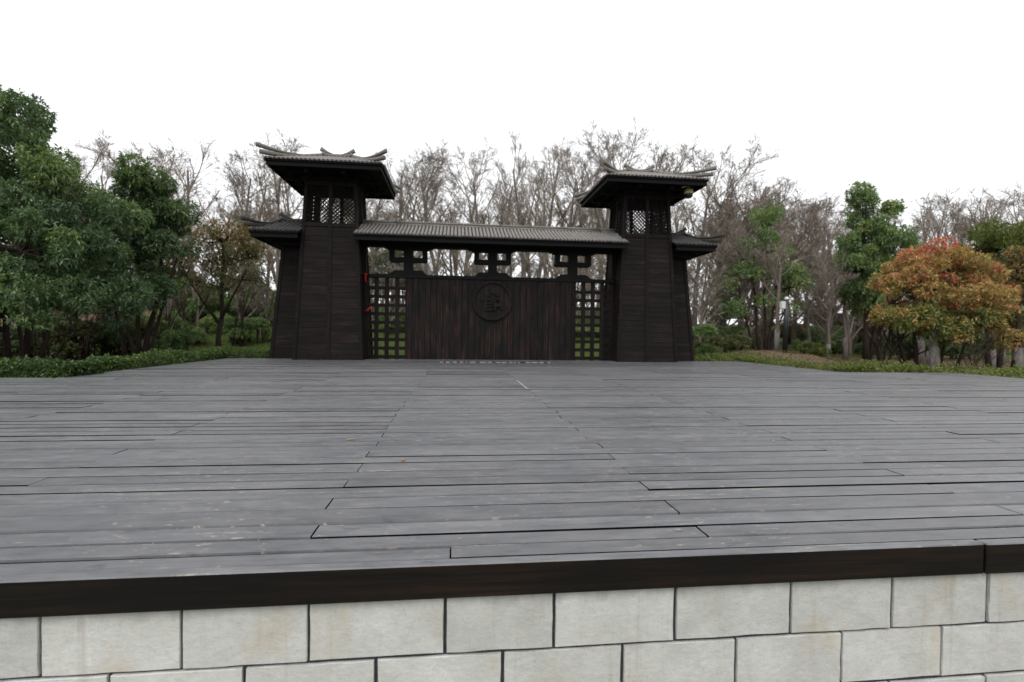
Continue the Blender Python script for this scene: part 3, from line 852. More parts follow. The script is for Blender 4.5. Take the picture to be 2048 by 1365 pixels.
stroke(g_, [(-.21, -.25), (-.0, -.25)])
stroke(g_, [(-.02, .03), (-.02, -.07)])
stroke(g_, [(.07, .05), (.07, -.27)])                                       # right element, a looped stem
stroke(g_, [(.07, .05), (.19, .04), (.24, -.02), (.22, -.10), (.14, -.14), (.07, -.13)])
stroke(g_, [(.24, -.10), (.25, -.22)])
g_.build('character', M_SCREEN, E_)

# things fixed on or standing by the gate ------------------------------------
M_RED = mat_simple('red_cloth', (.42, .018, .012), (.30, .010, .010), 20, .7, .3, .2)
def ribbon(name, loc, pts, w, label):
    R_ = empty(name, loc); b = MB()
    for path in pts:
        n = len(path)
        V = []
        for i, (x, y, z) in enumerate(path):
            t = i/(n-1); ww = w*(1-.25*t); V += [(x-ww/2, y, z), (x+ww/2, y-.008, z-.012), (x+ww/2, y+.004, z-.012), (x-ww/2, y+.012, z)]
        b.raw(V, [(4*i+j, 4*i+(j+1) % 4, 4*i+4+(j+1) % 4, 4*i+4+j) for i in range(n-1) for j in range(4)]+[(0, 1, 2, 3), (4*n-1, 4*n-2, 4*n-3, 4*n-4)])
    b.build('cloth_tails', M_RED, R_)
    k = MB(); k.lathe([(.012, -.03), (.035, -.015), (.04, 0), (.03, .02), (.01, .03)], 8); k.build('knot', M_RED, R_, True)
    tag(R_, label, 'ribbon'); return R_
ribbon('red_ribbon', (XC-3.46, GY+SY-.06, 2.30), [[(0, 0, 0), (-.05, -.01, .03), (-.10, 0, .035)], [(0, 0, 0), (.05, -.01, .01), (.09, 0, 0)], [(0, 0, 0), (.0, -.01, -.10), (.015, 0, -.20)]], .05,
       'red cloth ribbon tied at the top corner of the left grille')
ribbon('red_ribbon', (XC-3.40, GY+SY-.06, 1.33), [[(0, 0, 0), (-.04, -.02, -.01), (-.09, 0, -.015)], [(0, 0, 0), (.05, -.02, .05), (.09, 0, .11)]], .05,
       'red cloth ribbon tied halfway down the left grille beside the tower')

M_LAMPY = mat_simple('lamp_cream', (.50, .46, .22), (.40, .36, .17), 12, .45, .5, 0)
M_LAMPK = mat_simple('lamp_dark_lens', (.012, .012, .014), rough=.25, spec=.5, bump=0)
M_METALK = mat_simple('black_metal', (.010, .012, .015), (.016, .017, .02), 20, .4, .5, .1)
L_ = empty('dome_camera', (6.33, 13.22, 4.53)); tag(L_, 'cream dome camera with a dark lens hanging under the right tower roof', 'camera')
q = MB(); q.lathe([(.02, .33), (.03, .30)][::-1] if False else [(.12, .115), (.122, .17), (.112, .22), (.08, .265), (.035, .285), (.02, .33)], 18); q.build('housing', M_LAMPY, L_, True)
q = MB(); q.lathe([(.02, .0), (.065, .012), (.095, .04), (.108, .08), (.112, .114)], 18); q.build('dome', M_LAMPK, L_, True)
q = MB(); q.tube([(0, 0, .32), (-.10, 0, .335), (-.24, .05, .27)], [.025, .025, .03], 8); q.build('arm', M_LAMPY, L_, True)

M_DULL = mat_simple('dull_white', (.30, .30, .29), (.18, .18, .175), 25, .7, .2, 0)
M_WHITE = mat_simple('white_plastic', (.70, .70, .69), (.60, .60, .585), 10, .5, .4, 0)
F_ = empty('light_strip', (1.0, 12.45, 0)); tag(F_, 'long low light strip with white pieces on the stage before the screen', 'light strip')
MB().box(-1.42, 1.40, 0, .10, .004, .035, .004).build('rail', M_METALK, F_)
x = -1.40
while x < 1.3:
    l = rg.choice([.05, .10, .13, .16, .12])
    MB().box(x, min(x+l, 1.38), -.014, .0, .006, .034, .003).build('white_piece', M_DULL, F_); x += l+rg.choice([.03, .05, .09, .05, .14])
T_ = MB().box(-.016, .016, 0, 1.22, 0, .002); o = T_.build('white_tape', M_DULL, None, loc=(.968, 6.67, .0045)); tag(o, 'strip of white tape stuck along a plank joint on the stage', 'tape')

# ------------------------------------------------------------------ vegetation
def leafmesh(name, C, D, mat, per, L, Wd, rs, tint, droop=.3, spread=.9, upb=0.0, fold=.25):
    """whorls of pointed leaves. C,D (n,3) whorl centres and shoot directions; tint (n,) leaf colour value"""
    n = len(C); k = n*per
    C = np.repeat(C, per, 0); D = np.repeat(D, per, 0); T = np.repeat(tint, per)
    d = D*.75 + rs.normal(0, 1, (k, 3))*spread; d[:, 2] += upb-droop*rs.random(k)
    d /= np.linalg.norm(d, axis=1)[:, None]+1e-9
    up = np.tile([0, 0, 1.], (k, 1)) + rs.normal(0, .45, (k, 3))
    s = np.cross(d, up); s /= np.linalg.norm(s, axis=1)[:, None]+1e-9
    nrm = np.cross(s, d)
    l = (L*rs.uniform(.65, 1.2, k))[:, None]; w = (Wd*rs.uniform(.75, 1.2, k))[:, None]
    b0 = C + rs.normal(0, .012, (k, 3)); mid = b0+d*l*.48
    V = np.stack([b0, mid-s*w*.5+nrm*w*fold, b0+d*l-np.array([0, 0, 1.])*l*.12, mid+s*w*.5+nrm*w*fold], 1).reshape(-1, 3)
    i = np.arange(k)*4
    F = np.stack([np.stack([i, i+1, i+2], 1), np.stack([i, i+2, i+3], 1)], 1).reshape(-1, 3)
    t = np.clip(T+rs.normal(0, .10, k), 0, 1); A = np.repeat(np.stack([t, t, t], 1), 4, 0)
    return mesh_np(name, V, F, [mat], False, A)

def sph(rs, n):
    v = rs.normal(0, 1, (n, 3)); return v/np.linalg.norm(v, axis=1)[:, None]

def clumps_from_lobes(rs, lobes, n, rmin, rmax, inner=.25):
    vol = np.array([(a[3]*a[4]*a[5])**.67 for a in lobes]); pick = rs.choice(len(lobes), n, p=vol/vol.sum())
    Lb = np.array(lobes)[pick]; d = sph(rs, n); d[:, 2] = np.where(d[:, 2] < -.55, -d[:, 2]*.6, d[:, 2])
    rad = np.where(rs.random(n) < inner, rs.uniform(.2, .7, n), rs.uniform(.78, 1.0, n))
    return Lb[:, :3]+d*Lb[:, 3:6]*rad[:, None], rs.uniform(rmin, rmax, n), d

def crown_tree(name, label, cat, loc, stems, lobes, mat, seed, nclump=70, rcl=(.30, .55), per_clump=110, per=6, L=.10, Wd=.036,
               tintf=None, bark=None, wash=0, droop=.35, group=None, inner=.25, spread=.9, flat=.8, branch_r=.022, upb=0.):
    """evergreen: stems [(x,y,z) polylines, radius], lobes ellipsoids (local), foliage as leaf whorls in clumps on the lobes"""
    rs = np.random.RandomState(seed); bark = bark or M_BARK
    T = empty(name, loc); tag(T, label, cat, group)
    tr = MB(); fork = []
    for pts, r in stems:
        n = len(pts); tr.tube(pts, [r*(1-.62*i/(n-1))*(1.25 if i == 0 else 1) for i in range(n)], 8)
        fork += [Vector(p) for p in pts[1:]]
    tr.build('trunk', bark, T, True)
    C, R_, D = clumps_from_lobes(rs, lobes, nclump, rcl[0], rcl[1], inner)
    br = MB()
    for c in C:
        c = Vector(c); f = min(fork, key=lambda p: (p-c).length + (2.0 if p.z > c.z+.2 else 0)+.6*rs.random())
        m = f.lerp(c, .5)+Vector((rs.normal(0, .08), rs.normal(0, .08), -.06*(c-f).length))
        br.tube([f, f.lerp(m, .55), m, c], [branch_r*1.3, branch_r, branch_r*.75, branch_r*.3], 4, False)
        for _ in range(3):
            e = c+Vector(sph(rs, 1)[0])*.3; br.tube([m.lerp(c, .7), e], [branch_r*.4, branch_r*.15], 3, False)
    tag(br.build('branches', bark, T), kind='stuff')
    P, Dd, Tt = [], [], []
    for c, r, d in zip(C, R_, D):
        k = max(8, int(per_clump*(r/np.mean(rcl))**2)); v = sph(rs, k); v[:, 2] *= flat
        rr = r*rs.uniform(.35, 1.08, k)**.6; p = c+v*rr[:, None]
        P.append(p); dd = v*.7+d*.5; Dd.append(dd/np.linalg.norm(dd, axis=1)[:, None])
        base = rs.normal(.5, .14)
        Tt.append(np.full(k, base) if tintf is None else tintf(p, base, rs))
    P = np.concatenate(P); Dd = np.concatenate(Dd); Tt = np.concatenate(Tt)
    add('crown', leafmesh('crown', P, Dd, mat, per, L, Wd, rs, Tt, droop, spread, upb), T)
    if wash:
        b = MB()
        for pts, r in stems:
            a, c = Vector(pts[0]), Vector(pts[1]); t = min(1, wash/max(.01, (c-a).length)); rr = r*1.25
            b.tube([a, a.lerp(c, t*.5), a.lerp(c, t)], [rr*1.03+.004, rr*1.0+.004, (r*1.25+(r*(1-.62/(len(pts)-1))-r*1.25)*t)+.005], 8)
        b.build('limewashed_base', M_WASH, T, True)
    return T

LEAF_DK = mat_leaf('leaf_dark_green', [(0., (0.0410, 0.0703, 0.0401)), (.45, (0.1025, 0.1676, 0.0802)), (.8, (0.1981, 0.2648, 0.1001)), (1., (0.3245, 0.3649, 0.1336))])
LEAF_MD = mat_leaf('leaf_mid_green', [(0., (0.0769, 0.1281, 0.0573)), (.5, (0.1751, 0.2620, 0.1080)), (1., (0.3675, 0.4270, 0.1588))])
LEAF_YG = mat_leaf('leaf_yellow_green', [(0., (0.0580, 0.0870, 0.0174)), (.5, (0.1305, 0.1668, 0.0348)), (1., (0.2392, 0.2392, 0.0580))])
LEAF_OL = mat_leaf('leaf_olive_rust', [(0., (0.0562, 0.0802, 0.0312)), (.45, (0.1313, 0.1390, 0.0554)), (.75, (0.2438, 0.1693, 0.0658)), (1., (0.3562, 0.1782, 0.0693))])
LEAF_RED = mat_leaf('leaf_red_gold', [(0., (0.0549, 0.1252, 0.0471)), (.28, (0.1371, 0.2022, 0.0655)), (.5, (0.4207, 0.3272, 0.1176)), (.72, (0.5486, 0.2695, 0.1440)), (.88, (0.5304, 0.1637, 0.1440)), (1., (0.5486, 0.0674, 0.0916))])
LEAF_GR = mat_leaf('needle_grey_green', [(0., (0.0660, 0.0880, 0.0605)), (.5, (0.1210, 0.1485, 0.0990)), (1., (0.1925, 0.2090, 0.1320))])
LEAF_HG = mat_leaf('hedge_green', [(0., (0.0255, 0.0513, 0.0149)), (.5, (0.0637, 0.1148, 0.0238)), (1., (0.1559, 0.2025, 0.0446))])

def stem(x, y, tx, ty, h, wob, rs, n=5, z0=-.1):
    return [(x+(tx-x)*(i/(n-1))**1.2+(rs.normal(0, wob) if 0 < i else 0), y+(ty-y)*i/(n-1)+(rs.normal(0, wob) if 0 < i else 0), z0+(h-z0)*i/(n-1)) for i in range(n)]

rsv = np.random.RandomState(5)
# --- left evergreens
x, y = -9.6, 12.4
crown_tree('evergreen_tree', 'tallest dark evergreen tree at the left edge, low boughs over the hedge', 'tree', (x, y, gz(x, y)),
           [(stem(-.35, 0, -1.0, .2, 4.0, .05, rsv), .065), (stem(-.15, .1, .3, .3, 4.6, .05, rsv), .07), (stem(.1, 0, 1.1, 0, 3.4, .05, rsv), .055), (stem(0, -.2, .5, -.8, 2.6, .05, rsv), .045)],
           [(-.70, .2, 5.5, 1.15, 1.3, 1.2), (-.3, .2, 4.6, 1.35, 1.4, 1.2), (-1.5, .1, 3.4, 1.6, 1.5, 1.5), (.6, .1, 3.7, 1.35, 1.4, 1.25), (1.25, -.4, 2.45, 1.2, 1.3, 1.0), (-.4, -.9, 2.6, 1.7, 1.1, 1.3), (-1.6, -.9, 1.75, 1.3, 1.1, .8), (1.7, -.9, 1.45, 1.1, 1.0, .6), (-.2, -1.2, 1.35, 1.2, .9, .65), (-1.3, -1.3, 1.05, 1.1, .8, .5), (.7, -1.4, 1.0, .9, .7, .4)],
           LEAF_DK, 11, 152, (.24, .48), 92, 6, .12, .038, droop=.55, inner=.12)
x, y = -9.0, 15.4
crown_tree('evergreen_tree', 'round-topped dark evergreen tree with many stems left of the gate, behind the hedge', 'tree', (x, y, gz(x, y)),
           [(stem(-.3, 0, -1.3, .2, 3.4, .06, rsv), .06), (stem(-.05, .1, -.3, .3, 4.4, .06, rsv), .07), (stem(.1, 0, .8, .2, 4.2, .06, rsv), .085), (stem(.2, -.1, 1.3, -.4, 3.2, .06, rsv), .055), (stem(.0, -.1, -.6, -.6, 2.8, .06, rsv), .05)],
           [(.0, 0, 4.75, .95, 1.1, 1.1), (.4, .1, 3.9, .95, 1.1, 1.1), (-.7, 0, 3.7, .95, 1.1, 1.1), (.0, -.6, 3.2, 1.1, .9, .9), (-.6, -.7, 2.3, .9, .8, .6), (.5, -.4, 2.4, .8, .8, .5), (.9, -.5, 1.9, .5, .6, .4), (-1.3, -.6, 1.8, .7, .7, .5)],
           LEAF_DK, 12, 92, (.22, .44), 88, 6, .125, .038, droop=.5, inner=.15)
x, y = -12.6, 17.5
crown_tree('evergreen_tree', 'dim evergreen tree showing through gaps behind the two large left evergreens', 'tree', (x, y, gz(x, y)),
           [(stem(-.2, 0, -.8, .2, 4.2, .06, rsv), .12), (stem(.1, 0, .7, .2, 4.0, .06, rsv), .11)],
           [(0, 0, 4.6, 1.9, 1.5, 1.5), (-1.0, 0, 3.2, 1.5, 1.4, 1.1), (1.0, 0, 3.1, 1.5, 1.4, 1.1)], LEAF_DK, 13, 30, (.35, .6), 60, 6, .14, .045, droop=.5)
# --- olive / rust tree beside the left tower
x, y = -8.0, 18.0
crown_tree('rusty_leaved_tree', 'thin olive and rust leaved tree standing left of the gate, one dark trunk', 'tree', (x, y, gz(x, y)),
           [(stem(0, 0, .1, .1, 4.0, .05, rsv, 6), .10), ([(0.02, 0, 1.3), (.35, -.1, 1.9), (.8, -.2, 2.7), (1.1, -.2, 3.4)], .05), ([(0.02, 0, 1.2), (-.45, -.1, 1.9), (-1.0, -.1, 2.8)], .05)],
           [(.1, 0, 3.9, 1.1, 1.0, .95), (1.0, -.1, 3.2, .85, .9, .9), (-.95, 0, 3.2, 1.0, .9, .9), (.2, -.3, 2.5, 1.2, .9, .7)], LEAF_OL, 14, 74, (.22, .45), 36, 5, .105, .034,
           tintf=lambda p, b, rs: np.full(len(p), b*.6+.06+.22*(p[0, 2]-2.4)/1.5+rs.normal(0, .1)), droop=.4, branch_r=.018)
# --- grey-green conifer seen under the lintel
x, y = -3.1, 24.5
crown_tree('grey_green_conifer', 'grey-green conifer seen through the gate opening next to the left tower', 'tree', (x, y, gz(x, y)),
           [(stem(0, 0, .05, 0, 3.3, .03, rsv), .09)], [(0, 0, 2.6, 1.25, 1.0, .9), (.9, 0, 2.0, 1.0, .9, .6), (-.8, 0, 1.9, 1.0, .9, .8), (.1, 0, 3.3, .6, .6, .5)], LEAF_GR, 15, 62, (.22, .42), 90, 9, .085, .016, droop=-.1, upb=.3)
# --- right-hand trees
x, y = 13.9, 21.3
crown_tree('open_evergreen_tree', 'many-stemmed open evergreen tree right of the gate, behind the lamp post', 'tree', (x, y, gz(x, y)),
           [(stem(-.25, 0, -1.5, 0, 3.6, .06, rsv), .07), (stem(-.1, .1, -.5, .2, 4.8, .06, rsv), .07), (stem(.05, 0, .1, .1, 5.6, .06, rsv), .08), (stem(.15, 0, .9, .2, 4.4, .06, rsv), .07), (stem(.25, .1, 1.4, .1, 3.2, .06, rsv), .06)],
           [(-.1, 0, 5.9, .75, .7, .85), (-.2, 0, 4.7, 1.1, 1.0, .9), (-1.2, 0, 3.4, 1.2, .9, 1.0), (.9, 0, 3.4, 1.1, .9, 1.0), (-1.7, 0, 2.0, .9, .8, .7), (.3, -.2, 2.4, 1.4, .8, .7)], LEAF_MD, 16, 82, (.25, .48), 48, 6, .115, .036, inner=.1, droop=.4)
x, y = 18.1, 20.3
crown_tree('tall_evergreen_tree', 'tallest green evergreen tree on the right, with two pointed leaders', 'tree', (x, y, gz(x, y)),
           [(stem(0, 0, -.2, 0, 6.2, .06, rsv, 6), .12), (stem(.2, .1, 1.1, .1, 5.8, .06, rsv), .09)],
           [(-.25, 0, 6.85, .50, .5, .9), (1.0, 0, 6.5, .30, .35, .75), (-.1, 0, 5.5, .95, .9, 1.0), (1.0, -.1, 5.0, .9, .9, .9), (-.6, -.1, 4.2, .85, .8, 1.0), (.5, -.2, 3.9, 1.0, .8, .9), (-.5, -.1, 2.9, .75, .7, .8), (.3, 0, 2.4, .7, .7, .6)], LEAF_MD, 17, 118, (.28, .5), 88, 6, .125, .040, droop=.5, inner=.15)
def redtint(p, b, rs):
    h = np.clip((p[:, 2]-.9)/2.7, 0, 1)                       # young red leaves crowd the upper shoots
    return np.clip(.36+.28*h+(b-.5)*.70+rs.normal(0, .07, len(p)), 0, 1)
x, y = 14.5, 13.7
crown_tree('red_leaved_shrub', 'broad red, orange and gold leaved shrub tree at the right edge of the stage', 'shrub', (x, y, gz(x, y)),
           [(stem(-.8, 0, -1.5, .1, 2.0, .05, rsv), .05), (stem(-.5, .1, -.7, .2, 2.4, .05, rsv), .05), (stem(-.1, 0, .1, .2, 2.6, .05, rsv), .06), (stem(.3, .1, .7, .1, 2.2, .05, rsv), .05), (stem(.7, 0, 1.6, .1, 2.0, .05, rsv), .045)],
           [(.0, 0, 3.2, 1.15, 1.1, .8), (-.8, 0, 2.6, 1.0, 1.0, .8), (.95, 0, 2.65, 1.0, 1.0, .8), (-1.15, -.3, 1.55, .85, .8, .6), (.1, -.5, 2.0, 1.3, .9, .8), (1.1, -.3, 1.6, 1.05, .9, .7), (-.3, -.6, 1.2, .9, .7, .45), (.7, -.5, 1.0, 1.0, .7, .4)], LEAF_RED, 18, 150, (.24, .42), 62, 7, .115, .040,
           tintf=redtint, droop=.15, upb=.15, inner=.15, flat=.65)
x, y = 20.8, 17.2
crown_tree('green_tree', 'yellow-green round tree top rising behind the red-leaved shrub at the right edge', 'tree', (x, y, gz(x, y)),
           [(stem(0, 0, .2, 0, 4.6, .05, rsv), .12)], [(0, 0, 4.7, 1.3, 1.1, 1.0), (1.2, 0, 4.4, 1.2, 1.1, 1.1), (.6, 0, 3.5, 1.4, 1.1, .7)], LEAF_YG, 19, 55, (.28, .5), 88, 6, .12, .036, droop=.3)
x, y = 18.4, 15.2
crown_tree('dull_red_tree', 'dull brown-red and green leaved tree at the right edge, partly behind the bright red shrub', 'tree', (x, y, gz(x, y)),
           [(stem(-.2, 0, -.6, 0, 3.2, .05, rsv), .08), (stem(.1, 0, .7, 0, 3.4, .05, rsv), .08)], [(0, 0, 3.3, 1.4, 1.0, 1.0), (-.6, 0, 2.2, 1.2, .9, .8), (.9, 0, 2.2, 1.2, .9, .9)], LEAF_OL, 20, 60, (.26, .45), 55, 6, .11, .036,
           tintf=lambda p, b, rs: np.full(len(p), b+.05+rs.normal(0, .12)), droop=.3)

# --- bare trees
def bare_tree(seed, H, nl1=13, spread=.55, lean=(0, 0), fork=.25, dens=1.0, kink=.05):
    rs = random.Random(seed); trunk, crown = MB(), MB()
    def grow(mb, p, d, L, r, lev, n, sides, upw):
        pts = [p]; rad = [r]; dirs = [d]
        for i in range(n):
            d = (d+Vector((rs.gauss(0, kink*(.8+.4*lev)), rs.gauss(0, kink*(.8+.4*lev)), rs.gauss(0, kink*.7)+upw))).normalized()
            p = p+d*(L/n); pts.append(p); dirs.append(d); rad.append(r*(1-.72*(i+1)/n)+.0022)
        mb.tube(pts, rad, sides, False); return pts, dirs, rad
    tp, tdir, trad = grow(trunk, Vector((0, 0, -.2)), Vector((lean[0], lean[1], 1)).normalized(), H*.86, H*.0125, 0, 9, 7, .02)
    def kids(pts, dirs, rad, L, lev, cnt, t0):
        for _ in range(cnt):
            t = t0+(1-t0)*rs.random()**.85*.98; f = t*(len(pts)-1); i = min(int(f), len(pts)-2); p = pts[i].lerp(pts[i+1], f-i); d = dirs[i]
            ax = Vector((rs.gauss(0, 1), rs.gauss(0, 1), rs.gauss(0, .5))); ax = (ax-d*ax.dot(d)).normalized()
            ang = rs.uniform(.40, 1.0)*spread*1.6; nd = (d*math.cos(ang)+ax*math.sin(ang)).normalized()
            l = L*rs.uniform(.6, 1.15)*(1-.55*t if lev == 1 else 1-.4*t); rr = max(.0065, rad[i]*(1-(f-i))*.6+rad[i+1]*(f-i)*.6) if lev < 3 else (.0062 if lev == 3 else .0046)
            n, sd = ((6, 5), (4, 3), (3, 3), (1, 3))[lev-1]
            q = grow(crown, p, nd, l, rr, lev, n, sd, (.115, .09, .06, .05)[lev-1])
            nxt = (0, 9, 8, 6)[lev] if lev < 4 else 0
            if nxt: kids(*q, l*.52, lev+1, max(2, int(nxt*dens*rs.uniform(.7, 1.3))), .2)
    kids(tp, tdir, trad, H*.50, 1, nl1, fork)
    return trunk.mesh('trunk', M_BARKG, True), crown.mesh('crown', M_TWIG)
BT = [bare_tree(101, 11, 13, .50, (.03, .02)), bare_tree(102, 11, 15, .62, (-.06, .0), .2), bare_tree(103, 11, 12, .42, (.05, 0), .3),
      bare_tree(104, 11, 16, .70, (.10, 0), .16), bare_tree(105, 11, 10, .50, (0, 0), .35, .85, .08), bare_tree(106, 9, 20, .60, (-.22, 0), .10, 1.1, .07)]
BT_LOW = [bare_tree(111, 5.0, 16, .65, (0, 0), .08, 1.0, .07), bare_tree(112, 5.0, 14, .55, (.1, 0), .12, 1.0, .07)]
def px_x(px, Y):                                  # where a line of sight at that picture column meets depth Y
    t = (px-1024)/1000; return Y*(t+.112)/(1-.112*t)
def plant_bare(px, top, Y, var, label, group, mirror=1, rz=None, src=None, hscale=1.0):
    """bare tree whose top reaches the given height (m)"""
    x = px_x(px, Y); z = gz(x, Y); H = (11, 11, 11, 11, 11, 9)[var] if src is None else 5.0
    k = (top-z)/(H*1.06)
    T = empty('bare_tree', (x, Y, z), rz if rz is not None else rb.uniform(-.5, .5)); tag(T, label, 'tree', group)
    tm, cm = (BT if src is None else src)[var]
    w = k*rb.uniform(1.15, 1.55)*hscale
    add('trunk', tm, T, scale=(w*mirror, w, k)); add('crown', cm, T, scale=(w*mirror, w, k))
    return T
rb = random.Random(33)
LG = {'l': ('leafless grey-brown tree in the wood behind and left of the left tower', 'bare trees left of the left tower'),
      'm': ('leafless grey-brown tree in the wood behind the gate, between the two towers', 'bare trees between the towers'),
      'r': ('leafless grey-brown tree in the thicket just right of the right tower', 'bare trees right of the right tower'),
      'f': ('leafless pinkish-brown tree in the far row behind the right-hand evergreens', 'bare trees on the far right')}
def zat(py, px, Y):                               # height for a picture row at depth Y
    Zc = Y/(math.cos(th)*1.0-(px-1024)/1000*math.sin(th)); return EYE+(666+.0127*(px-1024)-py)/1000*Zc
ZONES = [(110, 'at the left edge, behind the tallest evergreen'), (250, 'showing over the round-topped left evergreen'), (360, 'between the round-topped evergreen and the rusty tree'), (470, 'rising straight behind the rusty tree'), (560, 'between the rusty tree and the left tower'), (660, 'directly behind the left tower'),
         (760, 'just right of the left tower roof'), (860, 'above the left bracket of the gate'), (950, 'above the roof left of the emblem'), (1040, 'above the emblem of the screen'), (1120, 'above the roof right of the emblem'), (1225, 'left of the right tower roof'),
         (1330, 'directly behind the right tower'), (1420, 'beside the right tower roof corner'), (1500, 'in the leaning thicket right of the right tower'), (1575, 'around the open evergreen behind the lamp post'), (1650, 'between the lamp post and the tall right evergreen'), (1760, 'behind the tall right evergreen'),
         (1850, 'just right of the tall right evergreen'), (1930, 'above the middle of the red shrub'), (2300, 'above the right part of the red shrub')]
def put(px, py, Y, var, key, m=1, **k):
    zone = next(z for lim, z in ZONES if px < lim); near = 'tall' if Y < 37 else 'smaller and farther'
    return plant_bare(px, zat(py, px, Y), Y, var, near+' leafless tree '+zone, 'bare trees '+zone, m, **k)
for px, py, Y, v, m in [(40, 330, 30, 0, 1), (110, 310, 33, 1, 1), (175, 270, 27, 4, 1), (235, 285, 31, 2, -1), (280, 290, 34, 0, 1), (335, 300, 26, 1, -1), (455, 290, 28, 3, 1), (500, 300, 30, 2, 1), (555, 290, 25, 1, 1),
                        (585, 300, 33, 0, -1), (620, 310, 29, 4, -1), (20, 400, 24, 2, 1), (90, 420, 25, 0, -1), (140, 400, 38, 3, 1), (310, 380, 38, 4, 1), (380, 360, 36, 3, -1), (530, 380, 37, 2, 1), (480, 400, 23, 0, 1)]:
    put(px, py, Y, v, 'l', m)
t_ = put(395, 265, 24, 4, 'l'); tag(t_, 'tall forked leafless tree standing above the rusty tree, left of the gate'); del t_['group']
for px, py, Y, v, m in [(735, 330, 27, 2, 1), (790, 290, 30, 4, -1), (815, 330, 25, 0, 1), (850, 320, 33, 1, 1), (885, 300, 28, 3, -1), (925, 325, 36, 2, 1), (960, 300, 26, 1, -1), (1005, 310, 31, 0, 1), (1050, 262, 27, 2, -1), (1060, 275, 33, 3, 1),
                        (1095, 320, 25, 4, 1), (1130, 300, 30, 1, 1), (1165, 290, 35, 0, -1), (1195, 260, 29, 2, 1), (760, 380, 38, 3, 1), (905, 370, 40, 4, 1), (1020, 380, 38, 1, -1), (1110, 370, 39, 0, 1), (700, 350, 34, 1, 1), (670, 330, 28, 3, 1)]:
    put(px, py, Y, v, 'm', m)
for px, py, Y, v, m in [(1250, 265, 31, 1, -1), (1300, 275, 28, 0, 1), (1345, 285, 32, 3, -1), (1390, 300, 29, 1, 1), (1430, 310, 34, 2, 1), (1475, 330, 30, 4, -1), (1510, 345, 36, 0, 1), (1470, 400, 25, 5, -1), (1420, 390, 27, 5, -1), (1385, 430, 24, 5, -1), (1510, 420, 28, 5, -1), (1440, 470, 23, 5, 1), (1555, 390, 33, 5, 1)]:
    put(px, py, Y, v, 'r', m)
for px, py, Y, v, m in [(1590, 400, 34, 1, 1), (1630, 385, 31, 2, 1), (1665, 395, 36, 0, -1), (1700, 410, 33, 3, 1), (1790, 420, 35, 2, -1), (1830, 385, 31, 0, 1), (1865, 395, 34, 1, -1), (1900, 380, 32, 3, 1), (1940, 400, 36, 2, -1), (1965, 365, 29, 4, 1), (2010, 380, 33, 1, 1), (2045, 390, 35, 0, -1), (1730, 430, 38, 1, 1), (1990, 430, 38, 3, 1), (2090, 380, 32, 2, 1)]:
    put(px, py, Y, v, 'f', m)
for i in range(34):                                # deeper rows of the wood
    px = 10+i*61+rb.uniform(-18, 18); key = 'l' if px < 620 else 'm' if px < 1225 else 'r' if px < 1570 else 'f'
    put(px, rb.uniform(350, 420) if key != 'f' else rb.uniform(420, 470), rb.uniform(38, 48), rb.randrange(5), key, rb.choice((-1, 1)), hscale=1.15)
# saplings of the understorey
for px, py, Y, v, key in [(745, 470, 24, 0, 'm'), (775, 500, 22, 1, 'm'), (805, 480, 25, 0, 'm'), (840, 490, 24, 1, 'm'), (1150, 480, 23, 0, 'm'), (1175, 500, 25, 1, 'm'), (1205, 490, 23, 0, 'm'), (1220, 470, 26, 1, 'm'), (60, 560, 19, 0, 'l'), (130, 540, 21, 1, 'l'), (330, 520, 22, 0, 'l'), (470, 500, 21, 1, 'l'), (520, 520, 22, 0, 'l'), (395, 500, 23, 1, 'l'), (880, 500, 22, 0, 'm'), (1000, 480, 23, 1, 'm'), (1090, 490, 22, 0, 'm'), (1190, 480, 24, 1, 'm'), (940, 500, 24, 1, 'm'), (1400, 480, 21, 0, 'r'), (1450, 500, 22, 1, 'r'), (1650, 480, 24, 0, 'f'), (1700, 500, 26, 1, 'f')]:
    T = plant_bare(px, zat(py, px, Y), Y, v, {'l': 'low leafless sapling in the undergrowth left of the left tower', 'm': 'low leafless sapling behind the gate opening', 'r': 'low leafless sapling just right of the right tower', 'f': 'low leafless sapling behind the lamp post'}[key],
                   {'l': 'saplings on the left', 'm': 'saplings behind the gate', 'r': 'saplings right of the tower', 'f': 'saplings behind the lamp post'}[key], src=BT_LOW)

for i in range(46):                                # thicket of young growth closing the view between the trunks
    px = 5+i*45+rb.uniform(-14, 14); Y = rb.uniform(27, 40); key = 'left of the left tower' if px < 560 else 'behind the gate' if px < 1300 else 'right of the right tower' if px < 1560 else 'behind the right-hand trees'
    T = plant_bare(px, zat(rb.uniform(500, 570), px, Y), Y, rb.randrange(2), 'low bare thicket sapling between the far trunks '+key, 'thicket saplings '+key, rb.choice((-1, 1)), src=BT_LOW, hscale=1.3)
